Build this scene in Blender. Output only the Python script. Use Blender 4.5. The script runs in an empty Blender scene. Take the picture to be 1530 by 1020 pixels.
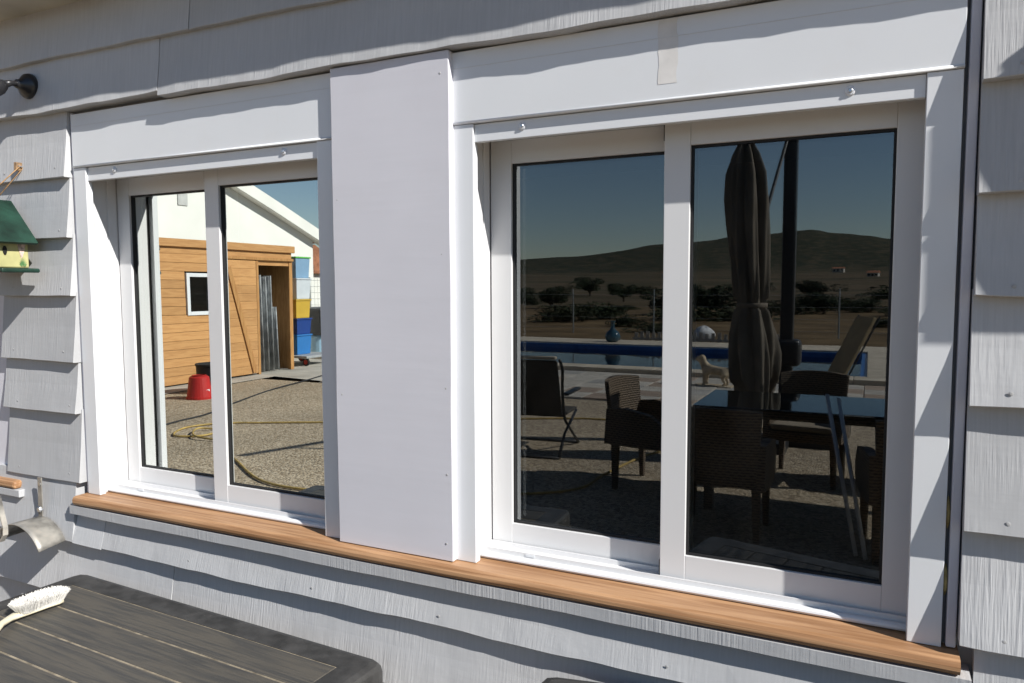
import bpy, bmesh, math, random
from math import sin, cos, pi, radians, atan2, sqrt, hypot, tan
from mathutils import Vector, Matrix

SC = bpy.context.scene
COL = SC.collection
random.seed(7)

# ------------------------------------------------------------------ camera
cam_d = bpy.data.cameras.new('camera')
cam = bpy.data.objects.new('camera', cam_d)
COL.objects.link(cam)
R = [[0.90062168, 0.02903965, -0.43363266],
     [0.43459081, -0.06793221, 0.89806238],
     [-0.0033782, -0.99726722, -0.07380158]]      # rows: world x, y, z ; columns: right, down, forward
CAMLOC = (0.0, -1.4, 1.55)
cam.matrix_world = Matrix(((R[0][0], -R[0][1], -R[0][2], CAMLOC[0]),
                           (R[1][0], -R[1][1], -R[1][2], CAMLOC[1]),
                           (R[2][0], -R[2][1], -R[2][2], CAMLOC[2]),
                           (0, 0, 0, 1)))
cam_d.sensor_width = 36
cam_d.lens = 26.0
cam_d.clip_start = 0.02
cam_d.clip_end = 8000
SC.camera = cam

# ------------------------------------------------------------------ sky, sun, exposure
SUN = Vector((3.1, -1.0, 2.4)).normalized()       # towards the sun
world = bpy.data.worlds.new('World')
SC.world = world
world.use_nodes = True
wn = world.node_tree.nodes
wl = world.node_tree.links
wn.clear()
wo = wn.new('ShaderNodeOutputWorld')
wb = wn.new('ShaderNodeBackground')
sky = wn.new('ShaderNodeTexSky')
sky.sky_type = 'NISHITA'
sky.sun_disc = False
sky.sun_elevation = math.asin(SUN.z)
sky.sun_rotation = atan2(SUN.x, SUN.y)
sky.altitude = 300
sky.air_density = 1.0
sky.dust_density = 0.1
sky.ozone_density = 2.2
wb.inputs['Strength'].default_value = 0.072
wl.new(sky.outputs[0], wb.inputs[0])
wl.new(wb.outputs[0], wo.inputs[0])
sun_d = bpy.data.lights.new('sun', 'SUN')
sun_d.energy = 5.0
sun_d.angle = radians(0.53)
sun_d.color = (1.0, 0.965, 0.91)
sun = bpy.data.objects.new('sun', sun_d)
COL.objects.link(sun)
sun.rotation_euler = SUN.to_track_quat('Z', 'Y').to_euler()
sun.location = (6, -4, 6)
SC.view_settings.view_transform = 'Standard'
SC.view_settings.look = 'None'
SC.view_settings.exposure = 0.6
SC.view_settings.gamma = 1
SC.view_settings.use_curve_mapping = False
SC.render.engine = 'CYCLES'
SC.cycles.max_bounces = 12
SC.cycles.transparent_max_bounces = 16
SC.cycles.caustics_reflective = False
SC.cycles.caustics_refractive = False

# ------------------------------------------------------------------ materials
MATS = {}

def mat(name, color, rough=0.6, vary=0.08, vscale=6.0, stretch=(1, 1, 1), bump=0.0, bscale=40.0,
        bstretch=None, metallic=0.0, spec=0.4, color2=None, rand=0.0, detail=4.0, dirt=0.0, dirtcol=(0.2, 0.18, 0.15)):
    if name in MATS:
        return MATS[name]
    m = bpy.data.materials.new(name)
    m.use_nodes = True
    nt = m.node_tree
    n, l = nt.nodes, nt.links
    b = n['Principled BSDF']
    b.inputs['Roughness'].default_value = rough
    b.inputs['Metallic'].default_value = metallic
    b.inputs['Specular IOR Level'].default_value = spec
    tc = n.new('ShaderNodeTexCoord')
    mp = n.new('ShaderNodeMapping')
    mp.inputs['Scale'].default_value = stretch
    l.new(tc.outputs['Object'], mp.inputs['Vector'])
    no = n.new('ShaderNodeTexNoise')
    no.inputs['Scale'].default_value = vscale
    no.inputs['Detail'].default_value = detail
    l.new(mp.outputs[0], no.inputs['Vector'])
    rp = n.new('ShaderNodeValToRGB')
    c2 = color2 or tuple(max(0, c * (1 - 2.2 * vary)) for c in color)
    c1 = color if color2 else tuple(min(1, c * (1 + vary)) for c in color)
    rp.color_ramp.elements[0].position = 0.32
    rp.color_ramp.elements[1].position = 0.68
    rp.color_ramp.elements[0].color = (*c2, 1)
    rp.color_ramp.elements[1].color = (*c1, 1)
    l.new(no.outputs['Fac'], rp.inputs[0])
    out = rp.outputs[0]
    if rand > 0:
        oi = n.new('ShaderNodeObjectInfo')
        mr = n.new('ShaderNodeMapRange')
        mr.inputs['To Min'].default_value = 1 - rand
        mr.inputs['To Max'].default_value = 1 + rand
        l.new(oi.outputs['Random'], mr.inputs['Value'])
        hs = n.new('ShaderNodeHueSaturation')
        l.new(mr.outputs[0], hs.inputs['Value'])
        l.new(out, hs.inputs['Color'])
        out = hs.outputs[0]
    if dirt > 0:
        dn = n.new('ShaderNodeTexNoise')
        dn.inputs['Scale'].default_value = 9
        dn.inputs['Detail'].default_value = 8
        dn.inputs['Roughness'].default_value = 0.75
        l.new(tc.outputs['Object'], dn.inputs['Vector'])
        dr = n.new('ShaderNodeValToRGB')
        dr.color_ramp.elements[0].position = 0.55
        dr.color_ramp.elements[1].position = 0.8
        dr.color_ramp.elements[0].color = (0, 0, 0, 1)
        dr.color_ramp.elements[1].color = (dirt, dirt, dirt, 1)
        l.new(dn.outputs['Fac'], dr.inputs[0])
        mx = n.new('ShaderNodeMix')
        mx.data_type = 'RGBA'
        mx.inputs['B'].default_value = (*dirtcol, 1)
        l.new(dr.outputs[0], mx.inputs['Factor'])
        l.new(out, mx.inputs['A'])
        out = mx.outputs['Result']
    l.new(out, b.inputs['Base Color'])
    if bump > 0:
        mp2 = n.new('ShaderNodeMapping')
        mp2.inputs['Scale'].default_value = bstretch or stretch
        l.new(tc.outputs['Object'], mp2.inputs['Vector'])
        bn = n.new('ShaderNodeTexNoise')
        bn.inputs['Scale'].default_value = bscale
        bn.inputs['Detail'].default_value = 5
        l.new(mp2.outputs[0], bn.inputs['Vector'])
        bp = n.new('ShaderNodeBump')
        bp.inputs['Strength'].default_value = min(1, bump)
        bp.inputs['Distance'].default_value = 0.004 * max(1, bump)
        l.new(bn.outputs['Fac'], bp.inputs['Height'])
        l.new(bp.outputs[0], b.inputs['Normal'])
    MATS[name] = m
    return m

def glass_mat(name, r0, r90, tint, gcol=(1, 1, 1), dust=0.0):
    m = bpy.data.materials.new(name)
    m.use_nodes = True
    n, l = m.node_tree.nodes, m.node_tree.links
    n.clear()
    o = n.new('ShaderNodeOutputMaterial')
    mix = n.new('ShaderNodeMixShader')
    tr = n.new('ShaderNodeBsdfTransparent')
    tr.inputs[0].default_value = (*tint, 1)
    gl = n.new('ShaderNodeBsdfGlossy')
    gl.inputs['Roughness'].default_value = 0.0
    gl.inputs['Color'].default_value = (*gcol, 1)
    lw = n.new('ShaderNodeFresnel')
    lw.inputs['IOR'].default_value = 1.52
    mr = n.new('ShaderNodeMapRange')
    mr.inputs['From Min'].default_value = 0.04
    mr.inputs['To Min'].default_value = r0
    mr.inputs['To Max'].default_value = r90
    l.new(lw.outputs[0], mr.inputs['Value'])
    l.new(mr.outputs[0], mix.inputs[0])
    l.new(tr.outputs[0], mix.inputs[1])
    l.new(gl.outputs[0], mix.inputs[2])
    # very slight pane waviness
    tc = n.new('ShaderNodeTexCoord')
    no = n.new('ShaderNodeTexNoise')
    no.inputs['Scale'].default_value = 2.2
    no.inputs['Detail'].default_value = 1
    bp = n.new('ShaderNodeBump')
    bp.inputs['Strength'].default_value = 0.02
    bp.inputs['Distance'].default_value = 0.01
    l.new(tc.outputs['Object'], no.inputs['Vector'])
    l.new(no.outputs['Fac'], bp.inputs['Height'])
    l.new(bp.outputs[0], gl.inputs['Normal'])
    if dust > 0:
        dm_ = n.new('ShaderNodeMixShader')
        df = n.new('ShaderNodeBsdfDiffuse')
        df.inputs[0].default_value = (0.7, 0.68, 0.63, 1)
        mp = n.new('ShaderNodeMapping')
        mp.inputs['Scale'].default_value = (3.0, 1.0, 1.2)
        mp.inputs['Rotation'].default_value = (0, 0.5, 0)
        l.new(tc.outputs['Object'], mp.inputs['Vector'])
        dn = n.new('ShaderNodeTexNoise')
        dn.inputs['Scale'].default_value = 3.0
        dn.inputs['Detail'].default_value = 9
        dn.inputs['Roughness'].default_value = 0.7
        l.new(mp.outputs[0], dn.inputs['Vector'])
        dr = n.new('ShaderNodeMapRange')
        dr.inputs['From Min'].default_value = 0.42
        dr.inputs['From Max'].default_value = 0.78
        dr.inputs['To Max'].default_value = dust
        l.new(dn.outputs['Fac'], dr.inputs['Value'])
        l.new(dr.outputs[0], dm_.inputs[0])
        l.new(mix.outputs[0], dm_.inputs[1])
        l.new(df.outputs[0], dm_.inputs[2])
        l.new(dm_.outputs[0], o.inputs[0])
    else:
        l.new(mix.outputs[0], o.inputs[0])
    MATS[name] = m
    return m

def gravel_mat():
    m = bpy.data.materials.new('gravel')
    m.use_nodes = True
    n, l = m.node_tree.nodes, m.node_tree.links
    b = n['Principled BSDF']
    b.inputs['Roughness'].default_value = 0.9
    b.inputs['Specular IOR Level'].default_value = 0.2
    tc = n.new('ShaderNodeTexCoord')
    vo = n.new('ShaderNodeTexVoronoi')
    vo.inputs['Scale'].default_value = 48
    l.new(tc.outputs['Object'], vo.inputs['Vector'])
    sep = n.new('ShaderNodeSeparateColor')
    l.new(vo.outputs['Color'], sep.inputs[0])
    rp = n.new('ShaderNodeValToRGB')
    e = rp.color_ramp.elements
    e[0].color = (0.20, 0.155, 0.105, 1)
    e[1].color = (0.50, 0.42, 0.315, 1)
    x = e.new(0.5)
    x.color = (0.37, 0.295, 0.205, 1)
    l.new(sep.outputs[0], rp.inputs[0])
    big = n.new('ShaderNodeTexNoise')
    big.inputs['Scale'].default_value = 0.8
    big.inputs['Detail'].default_value = 4
    l.new(tc.outputs['Object'], big.inputs['Vector'])
    mr = n.new('ShaderNodeMapRange')
    mr.inputs['From Min'].default_value = 0.3
    mr.inputs['From Max'].default_value = 0.7
    mr.inputs['To Min'].default_value = 0.82
    mr.inputs['To Max'].default_value = 1.12
    l.new(big.outputs['Fac'], mr.inputs['Value'])
    hs = n.new('ShaderNodeHueSaturation')
    l.new(rp.outputs[0], hs.inputs['Color'])
    l.new(mr.outputs[0], hs.inputs['Value'])
    l.new(hs.outputs[0], b.inputs['Base Color'])
    inv = n.new('ShaderNodeMath')
    inv.operation = 'SUBTRACT'
    inv.inputs[0].default_value = 1.0
    l.new(vo.outputs['Distance'], inv.inputs[1])
    bp = n.new('ShaderNodeBump')
    bp.inputs['Strength'].default_value = 1.0
    bp.inputs['Distance'].default_value = 0.010
    l.new(inv.outputs[0], bp.inputs['Height'])
    l.new(bp.outputs[0], b.inputs['Normal'])
    MATS['gravel'] = m
    return m

def wood_mat(name, c_light, c_dark, axis='x', scale=1.0, rough=0.6, rand=0.12):
    m = bpy.data.materials.new(name)
    m.use_nodes = True
    n, l = m.node_tree.nodes, m.node_tree.links
    b = n['Principled BSDF']
    b.inputs['Roughness'].default_value = rough
    b.inputs['Specular IOR Level'].default_value = 0.3
    tc = n.new('ShaderNodeTexCoord')
    oi = n.new('ShaderNodeObjectInfo')
    ad = n.new('ShaderNodeVectorMath')
    ad.operation = 'ADD'
    mu = n.new('ShaderNodeMath')
    mu.operation = 'MULTIPLY'
    mu.inputs[1].default_value = 17.0
    l.new(oi.outputs['Random'], mu.inputs[0])
    cb = n.new('ShaderNodeCombineXYZ')
    for i in range(3):
        l.new(mu.outputs[0], cb.inputs[i])
    l.new(tc.outputs['Object'], ad.inputs[0])
    l.new(cb.outputs[0], ad.inputs[1])
    mp = n.new('ShaderNodeMapping')
    s = {'x': (0.6, 14, 14), 'y': (14, 1.2, 14), 'z': (14, 14, 1.2)}[axis]
    mp.inputs['Scale'].default_value = tuple(v * scale for v in s)
    l.new(ad.outputs[0], mp.inputs['Vector'])
    n1 = n.new('ShaderNodeTexNoise')
    n1.inputs['Scale'].default_value = 1.3
    n1.inputs['Detail'].default_value = 3
    n1.inputs['Distortion'].default_value = 0.35
    l.new(mp.outputs[0], n1.inputs['Vector'])
    ml = n.new('ShaderNodeMath')
    ml.operation = 'MULTIPLY'
    ml.inputs[1].default_value = 38.0
    l.new(n1.outputs['Fac'], ml.inputs[0])
    sn = n.new('ShaderNodeMath')
    sn.operation = 'SINE'
    l.new(ml.outputs[0], sn.inputs[0])
    n2 = n.new('ShaderNodeTexNoise')
    n2.inputs['Scale'].default_value = 9
    n2.inputs['Detail'].default_value = 6
    l.new(mp.outputs[0], n2.inputs['Vector'])
    mx0 = n.new('ShaderNodeMath')
    mx0.operation = 'MULTIPLY_ADD'
    mx0.inputs[1].default_value = 0.16
    l.new(sn.outputs[0], mx0.inputs[0])
    l.new(n2.outputs['Fac'], mx0.inputs[2])
    rp = n.new('ShaderNodeValToRGB')
    rp.color_ramp.elements[0].position = 0.28
    rp.color_ramp.elements[1].position = 0.66
    rp.color_ramp.elements[0].color = (*c_dark, 1)
    rp.color_ramp.elements[1].color = (*c_light, 1)
    l.new(mx0.outputs[0], rp.inputs[0])
    mr = n.new('ShaderNodeMapRange')
    mr.inputs['To Min'].default_value = 1 - rand
    mr.inputs['To Max'].default_value = 1 + rand
    l.new(oi.outputs['Random'], mr.inputs['Value'])
    hs = n.new('ShaderNodeHueSaturation')
    l.new(mr.outputs[0], hs.inputs['Value'])
    l.new(rp.outputs[0], hs.inputs['Color'])
    l.new(hs.outputs[0], b.inputs['Base Color'])
    bp = n.new('ShaderNodeBump')
    bp.inputs['Strength'].default_value = 0.35
    bp.inputs['Distance'].default_value = 0.002
    l.new(mx0.outputs[0], bp.inputs['Height'])
    l.new(bp.outputs[0], b.inputs['Normal'])
    MATS[name] = m
    return m

def siding_mat(name, col, rough=0.65, sawk=1.0, grk=0.35, lo=0.42, hi=0.62):
    """Rough-sawn painted timber: fine vertical saw marks, a few smears of thicker paint."""
    m = bpy.data.materials.new(name)
    m.use_nodes = True
    n, l = m.node_tree.nodes, m.node_tree.links
    b = n['Principled BSDF']
    b.inputs['Roughness'].default_value = rough
    b.inputs['Specular IOR Level'].default_value = 0.3
    tc = n.new('ShaderNodeTexCoord')
    def noise(scale, st, detail=4):
        mp = n.new('ShaderNodeMapping')
        mp.inputs['Scale'].default_value = st
        l.new(tc.outputs['Object'], mp.inputs['Vector'])
        t = n.new('ShaderNodeTexNoise')
        t.inputs['Scale'].default_value = scale
        t.inputs['Detail'].default_value = detail
        l.new(mp.outputs[0], t.inputs['Vector'])
        return t.outputs['Fac']
    saw = noise(230, (1, 0.3, 0.03), 3)
    grain = noise(60, (0.06, 1, 1), 4)
    patch = noise(3.5, (1, 1, 1.6), 5)
    mask = n.new('ShaderNodeMapRange')
    mask.inputs['From Min'].default_value = lo
    mask.inputs['From Max'].default_value = hi
    mask.inputs['To Max'].default_value = sawk
    l.new(patch, mask.inputs['Value'])
    s1 = n.new('ShaderNodeMath')
    s1.operation = 'MULTIPLY'
    l.new(saw, s1.inputs[0])
    l.new(mask.outputs[0], s1.inputs[1])
    s2 = n.new('ShaderNodeMath')
    s2.operation = 'MULTIPLY_ADD'
    s2.inputs[1].default_value = grk
    l.new(grain, s2.inputs[0])
    l.new(s1.outputs[0], s2.inputs[2])
    bp = n.new('ShaderNodeBump')
    bp.inputs['Strength'].default_value = 0.7
    bp.inputs['Distance'].default_value = 0.0014
    l.new(s2.outputs[0], bp.inputs['Height'])
    l.new(bp.outputs[0], b.inputs['Normal'])
    rp = n.new('ShaderNodeValToRGB')
    rp.color_ramp.elements[0].position = 0.3
    rp.color_ramp.elements[1].position = 0.7
    rp.color_ramp.elements[0].color = (*[c * 0.88 for c in col], 1)
    rp.color_ramp.elements[1].color = (*[min(1, c * 1.06) for c in col], 1)
    mx = n.new('ShaderNodeMath')
    mx.operation = 'MULTIPLY_ADD'
    mx.inputs[1].default_value = 0.5
    l.new(saw, mx.inputs[0])
    hp = n.new('ShaderNodeMath')
    hp.operation = 'MULTIPLY'
    hp.inputs[1].default_value = 0.5
    l.new(patch, hp.inputs[0])
    l.new(hp.outputs[0], mx.inputs[2])
    l.new(mx.outputs[0], rp.inputs[0])
    oi = n.new('ShaderNodeObjectInfo')
    mr = n.new('ShaderNodeMapRange')
    mr.inputs['To Min'].default_value = 0.90
    mr.inputs['To Max'].default_value = 1.07
    l.new(oi.outputs['Random'], mr.inputs['Value'])
    hs = n.new('ShaderNodeHueSaturation')
    l.new(mr.outputs[0], hs.inputs['Value'])
    l.new(rp.outputs[0], hs.inputs['Color'])
    l.new(hs.outputs[0], b.inputs['Base Color'])
    MATS[name] = m
    return m

M_SIDE = siding_mat('painted_siding', (0.46, 0.465, 0.475), 0.65, 1.5, 0.25, 0.40, 0.58)
M_PANEL = mat('painted_panel', (0.60, 0.595, 0.64), 0.5, vary=0.025, vscale=2.5, bump=0.12, bscale=22, bstretch=(0.16, 1, 1.6), spec=0.3, dirt=0.10, dirtcol=(0.50, 0.47, 0.44))
M_SOFFIT = mat('soffit_paint', (0.5, 0.48, 0.42), 0.7)
M_PVC = mat('white_pvc', (0.70, 0.715, 0.735), 0.32, vary=0.015, vscale=3, spec=0.5, bump=0.03, bscale=12, dirt=0.12, dirtcol=(0.6, 0.55, 0.48))
M_SASH = mat('white_aluminium', (0.66, 0.66, 0.665), 0.36, vary=0.012, vscale=3, spec=0.5)
M_GASKET = mat('black_rubber', (0.012, 0.012, 0.013), 0.6)
M_DARK = mat('dark_fill', (0.006, 0.006, 0.006), 0.8)  # near-black colour standing in for shade inside slots and holes
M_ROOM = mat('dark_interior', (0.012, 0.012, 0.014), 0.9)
M_SHEATH = mat('grey_sheathing', (0.30, 0.30, 0.30), 0.8)
M_SILL = wood_mat('sill_wood', (0.44, 0.255, 0.135), (0.28, 0.145, 0.068), 'x', 1.0, 0.5, 0.05)
def add_knots(m):
    n, l = m.node_tree.nodes, m.node_tree.links
    b = n['Principled BSDF']
    src = b.inputs['Base Color'].links[0].from_socket
    tc = n.new('ShaderNodeTexCoord')
    mp = n.new('ShaderNodeMapping')
    mp.inputs['Scale'].default_value = (2.4, 7.0, 7.0)
    l.new(tc.outputs['Object'], mp.inputs['Vector'])
    nz = n.new('ShaderNodeTexNoise')
    nz.inputs['Scale'].default_value = 6
    l.new(mp.outputs[0], nz.inputs['Vector'])
    va = n.new('ShaderNodeMix')
    va.data_type = 'VECTOR'
    va.inputs['Factor'].default_value = 0.06
    l.new(mp.outputs[0], va.inputs['A'])
    l.new(nz.outputs['Color'], va.inputs['B'])
    vo = n.new('ShaderNodeTexVoronoi')
    vo.inputs['Scale'].default_value = 1.0
    l.new(va.outputs['Result'], vo.inputs['Vector'])
    mr = n.new('ShaderNodeMapRange')
    mr.inputs['From Min'].default_value = 0.05
    mr.inputs['From Max'].default_value = 0.14
    mr.inputs['To Min'].default_value = 0.85
    mr.inputs['To Max'].default_value = 0.0
    l.new(vo.outputs['Distance'], mr.inputs['Value'])
    mx = n.new('ShaderNodeMix')
    mx.data_type = 'RGBA'
    mx.inputs['B'].default_value = (0.13, 0.05, 0.02, 1)
    l.new(mr.outputs[0], mx.inputs['Factor'])
    l.new(src, mx.inputs['A'])
    l.new(mx.outputs['Result'], b.inputs['Base Color'])
add_knots(M_SILL)
M_TAPE = mat('tape_residue', (0.685, 0.668, 0.648), 0.6, vary=0.035, vscale=40)
M_TAPE2 = mat('faint_tape_mark', (0.685, 0.70, 0.715), 0.5, vary=0.01, vscale=40)
M_SCREW = mat('screw_metal', (0.6, 0.62, 0.65), 0.3, metallic=1.0)
M_CAP = mat('clear_cap', (0.72, 0.74, 0.78), 0.2)
M_GLASS_R = glass_mat('clear_glazing', 0.16, 1.0, (0.75, 0.78, 0.78), (0.93, 0.98, 1.0), 0.009)
M_GLASS_L = glass_mat('mirror_film_glazing', 0.60, 1.0, (0.4, 0.42, 0.42), (0.95, 1.0, 0.97), 0.02)
M_GLASS_IN = glass_mat('inner_glazing', 0.035, 1.0, (0.8, 0.82, 0.82))
M_GRAVEL = gravel_mat()
M_RESIN = wood_mat('black_resin', (0.080, 0.073, 0.062), (0.050, 0.049, 0.047), 'x', 1.6, 0.5, 0.12)
M_RESIN_EDGE = mat('black_resin_edge', (0.048, 0.047, 0.046), 0.45, vary=0.2, vscale=25, bump=0.2, bscale=60)
M_GROOVE = mat('dusty_groove', (0.26, 0.22, 0.16), 0.9, vary=0.25, vscale=30)
M_NAIL = mat('painted_nail', (0.42, 0.42, 0.42), 0.6)

# ------------------------------------------------------------------ helpers
ROOT = {}

class MB:
    def __init__(s):
        s.v, s.f = [], []

    def poly(s, pts, faces):
        o = len(s.v)
        s.v += [tuple(p) for p in pts]
        s.f += [tuple(i + o for i in f) for f in faces]
        return s

    def box(s, x0, x1, y0, y1, z0, z1):
        return s.poly([(x0, y0, z0), (x1, y0, z0), (x1, y1, z0), (x0, y1, z0), (x0, y0, z1), (x1, y0, z1), (x1, y1, z1), (x0, y1, z1)],
                      [(0, 3, 2, 1), (4, 5, 6, 7), (0, 1, 5, 4), (1, 2, 6, 5), (2, 3, 7, 6), (3, 0, 4, 7)])

    def tube(s, pts, r, n=8, cap=True):
        pts = [Vector(p) for p in pts]
        rs = r if isinstance(r, (list, tuple)) else [r] * len(pts)
        o = len(s.v)
        prev = None
        for i, p in enumerate(pts):
            t = (pts[min(i + 1, len(pts) - 1)] - pts[max(i - 1, 0)]).normalized()
            a = prev if prev is not None else (Vector((0, 0, 1)) if abs(t.z) < 0.9 else Vector((1, 0, 0)))
            u = (a - t * a.dot(t)).normalized()
            prev = u
            w = t.cross(u)
            for k in range(n):
                an = 2 * pi * k / n
                s.v.append(tuple(p + (u * cos(an) + w * sin(an)) * rs[i]))
        for i in range(len(pts) - 1):
            for k in range(n):
                a, b_ = o + i * n + k, o + i * n + (k + 1) % n
                s.f.append((a, b_, b_ + n, a + n))
        if cap:
            s.f.append(tuple(o + k for k in reversed(range(n))))
            s.f.append(tuple(o + (len(pts) - 1) * n + k for k in range(n)))
        return s

    def lathe(s, prof, c, n=24, axis='z', mod=None):
        o = len(s.v)
        for i, (r, h) in enumerate(prof):
            for k in range(n):
                a = 2 * pi * k / n
                rr = r * (mod(a, h) if mod else 1)
                q = {'z': (rr * cos(a), rr * sin(a), h), 'y': (rr * cos(a), h, rr * sin(a)), 'x': (h, rr * cos(a), rr * sin(a))}[axis]
                s.v.append((c[0] + q[0], c[1] + q[1], c[2] + q[2]))
        for i in range(len(prof) - 1):
            for k in range(n):
                a, b_ = o + i * n + k, o + i * n + (k + 1) % n
                s.f.append((a, b_, b_ + n, a + n))
        s.f.append(tuple(o + k for k in reversed(range(n))))
        s.f.append(tuple(o + (len(prof) - 1) * n + k for k in range(n)))
        return s

    def build(s, name, m, parent=None, bevel=0.0, smooth=False, seg=2, xf=None, local=False):
        me = bpy.data.meshes.new(name)
        off = Vector((0, 0, 0))
        if parent is not None and not local:
            off = ROOT.get(parent.name, Vector((0, 0, 0)))
        vs = [Vector(v) - off for v in s.v]
        if xf is not None:
            vs = [xf @ v for v in vs]
        me.from_pydata(vs, [], s.f)
        bm = bmesh.new()
        bm.from_mesh(me)
        bmesh.ops.recalc_face_normals(bm, faces=bm.faces)
        if bevel > 0:
            es = [e for e in bm.edges if len(e.link_faces) == 2 and e.calc_face_angle() > 0.6]
            if es:
                bmesh.ops.bevel(bm, geom=es, offset=bevel, segments=seg, affect='EDGES', profile=0.5, clamp_overlap=True)
        bm.to_mesh(me)
        bm.free()
        if smooth:
            for p in me.polygons:
                p.use_smooth = True
        me.materials.append(m)
        ob = bpy.data.objects.new(name, me)
        COL.objects.link(ob)
        if parent is not None:
            ob.parent = parent
            ROOT[ob.name] = off
        return ob

def tag(o, label, cat, group=None):
    o['label'] = label
    o['category'] = cat
    if group:
        o['group'] = group
    return o

def thing(name, label, cat, loc=(0, 0, 0), rotz=0.0, group=None):
    o = bpy.data.objects.new(name, None)
    COL.objects.link(o)
    o.location = loc
    o.rotation_euler = (0, 0, rotz)
    o.empty_display_size = 0.1
    ROOT[o.name] = Vector(loc)
    return tag(o, label, cat, group)

def struct(o):
    o['kind'] = 'structure'
    return o

def dup(o, parent=None, loc=None, rotz=None, label=None, scale=None):
    c = o.copy()
    COL.objects.link(c)
    if parent is not None:
        c.parent = parent
    if loc is not None:
        c.location = loc
    if rotz is not None:
        c.rotation_euler = (0, 0, rotz)
    if scale is not None:
        c.scale = scale
    if label:
        c['label'] = label
    for ch in list(o.children):
        dup(ch, c)
    return c

def fnoise(x, seed):
    return (sin(x * 7.1 + seed * 1.7) * 0.5 + sin(x * 17.3 + seed * 4.1) * 0.3 + sin(x * 41.0 + seed * 2.3) * 0.2)

# ================================================================== THE HOUSE
HOUSE = thing('clapboard_house', 'grey painted timber clapboard house with two white sliding windows', 'house', (-1.0, 0.0, 0.0))

W, ZB, ZT = 0.835, 0.944, 1.893
OXR, OXL = -0.7616, -2.0150

# sheathing with the two openings left free
sh = MB()
Y0, Y1 = 0.014, 0.13
ops = [(OXL - 0.03, OXL + W + 0.03), (OXR - 0.03, OXR + W + 0.03)]
sh.box(-5.0, 3.0, Y0, Y1, 0.0, 0.93)
sh.box(-5.0, 3.0, Y0, Y1, 1.905, 2.5)
for a, b in ((-5.0, ops[0][0]), (ops[0][1], ops[1][0]), (ops[1][1], 3.0)):
    sh.box(a, b, Y0, Y1, 0.93, 1.905)
sh.build('wall_sheathing', M_SHEATH, HOUSE)
rm = MB()
rm.box(-5.0, -4.9, Y1, 4.2, 0.0, 2.5).box(2.9, 3.0, Y1, 4.2, 0.0, 2.5).box(-4.9, 2.9, 4.1, 4.2, 0.0, 2.5)
rm.box(-4.9, 2.9, Y1, 4.1, 0.02, 0.06).box(-4.9, 2.9, Y1, 4.1, 2.42, 2.5)
rm.build('dark_room', M_ROOM, HOUSE)

def siding(x0, x1, ztop, zbot, ytop, ybot, seed, wav=0.0025, m=None, tl=0.0, tr=0.0, yback=0.012):
    """one bevel board: thin top tucked under its neighbour, thick wavy bottom edge"""
    n = max(2, int((x1 - x0) / 0.035))
    mb = MB()
    for i in range(n + 1):
        t = i / n
        x = x0 + (x1 - x0) * t
        w1 = wav * fnoise(x * 1.0, seed)
        w2 = wav * 0.5 * fnoise(x * 1.7, seed + 9)
        zb = zbot + w1 + tl * (1 - t) + tr * t
        yb = -ybot + w2
        zm = zb + (ztop - zb) * 0.5
        ym = (-ybot - ytop) * 0.5 + w2 * 0.5 + 0.0015
        mb.v += [(x, -ytop, ztop), (x, ym, zm), (x, yb, zb + 0.0015), (x, yb + 0.0015, zb), (x, yback, zb), (x, yback, ztop)]
    for i in range(n):
        a, b = i * 6, (i + 1) * 6
        for k in range(6):
            k2 = (k + 1) % 6
            mb.f.append((a + k, b + k, b + k2, a + k2))
    mb.f.append(tuple(range(6)))
    mb.f.append(tuple(reversed(range(n * 6, n * 6 + 6))))
    return mb.build('siding_board', m or M_SIDE, HOUSE)

def nail(parent, x, z, y, r=0.0035):
    MB().lathe([(r * .8, 0), (r * .8, -0.0004), (r * 0.4, -0.0008)], (x, y, z), 8, 'y').build('nail_head', M_NAIL, parent)

def board_y(z, ztop, zbot, ytop, ybot):
    t = (ztop - z) / (ztop - zbot)
    return -(ytop + (ybot - ytop) * t)

# --- left pier of short boards
lz = [2.060, 1.869, 1.695, 1.527, 1.335, 1.182, 0.976]
for i in range(1, 7):
    top = lz[i - 1] + 0.012
    xr = -2.079 + random.uniform(-0.004, 0.004)
    s = siding(-2.425 + random.uniform(-.006, .004), xr, top, lz[i], 0.009, 0.0285, i, 0.002)
    for nx in (-2.115, -2.36):
        zz = lz[i] + 0.026 + random.uniform(-.004, .004)
        nail(s, nx + random.uniform(-.01, .01), zz, board_y(zz, top, lz[i], .009, .0285) - 0.0005)
# thin strip between the pier and the window
MB().box(-2.0785, -2.0685, -0.004, 0.0135, 0.946, 2.05).build('trim_strip', M_PANEL, HOUSE, 0.0015)
# flat casing board of the next bay
MB().box(-2.60, -2.428, -0.006, 0.0135, 0.956, 2.05).build('casing_board', M_PANEL, HOUSE, 0.002)
MB().box(-3.6, -2.602, -0.002, 0.0135, 0.956, 2.05).build('cover_panel', M_PANEL, HOUSE, 0.002)

# --- right pier of boards
rz = [2.062, 1.867, 1.692, 1.532, 1.359, 1.155, 0.961, 0.79, 0.62, 0.45, 0.28, 0.11]
for i in range(1, len(rz)):
    x0 = 0.148 if rz[i] > 0.95 else 0.174
    top = rz[i - 1] + 0.012
    s = siding(x0 + random.uniform(-.002, .002), 3.0, top, rz[i], 0.008, 0.034, 20 + i, 0.0035)
    for nx in (0.202, 0.62, 1.1):
        zz = rz[i] + 0.018 + random.uniform(-.003, .006)
        nail(s, nx + random.uniform(-.008, .008), zz, board_y(zz, top, rz[i], .008, .034) - 0.0005, 0.0045)
MB().box(0.1315, 0.1462, -0.006, 0.0135, 0.946, 2.05).build('trim_post', M_PANEL, HOUSE, 0.002)

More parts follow.
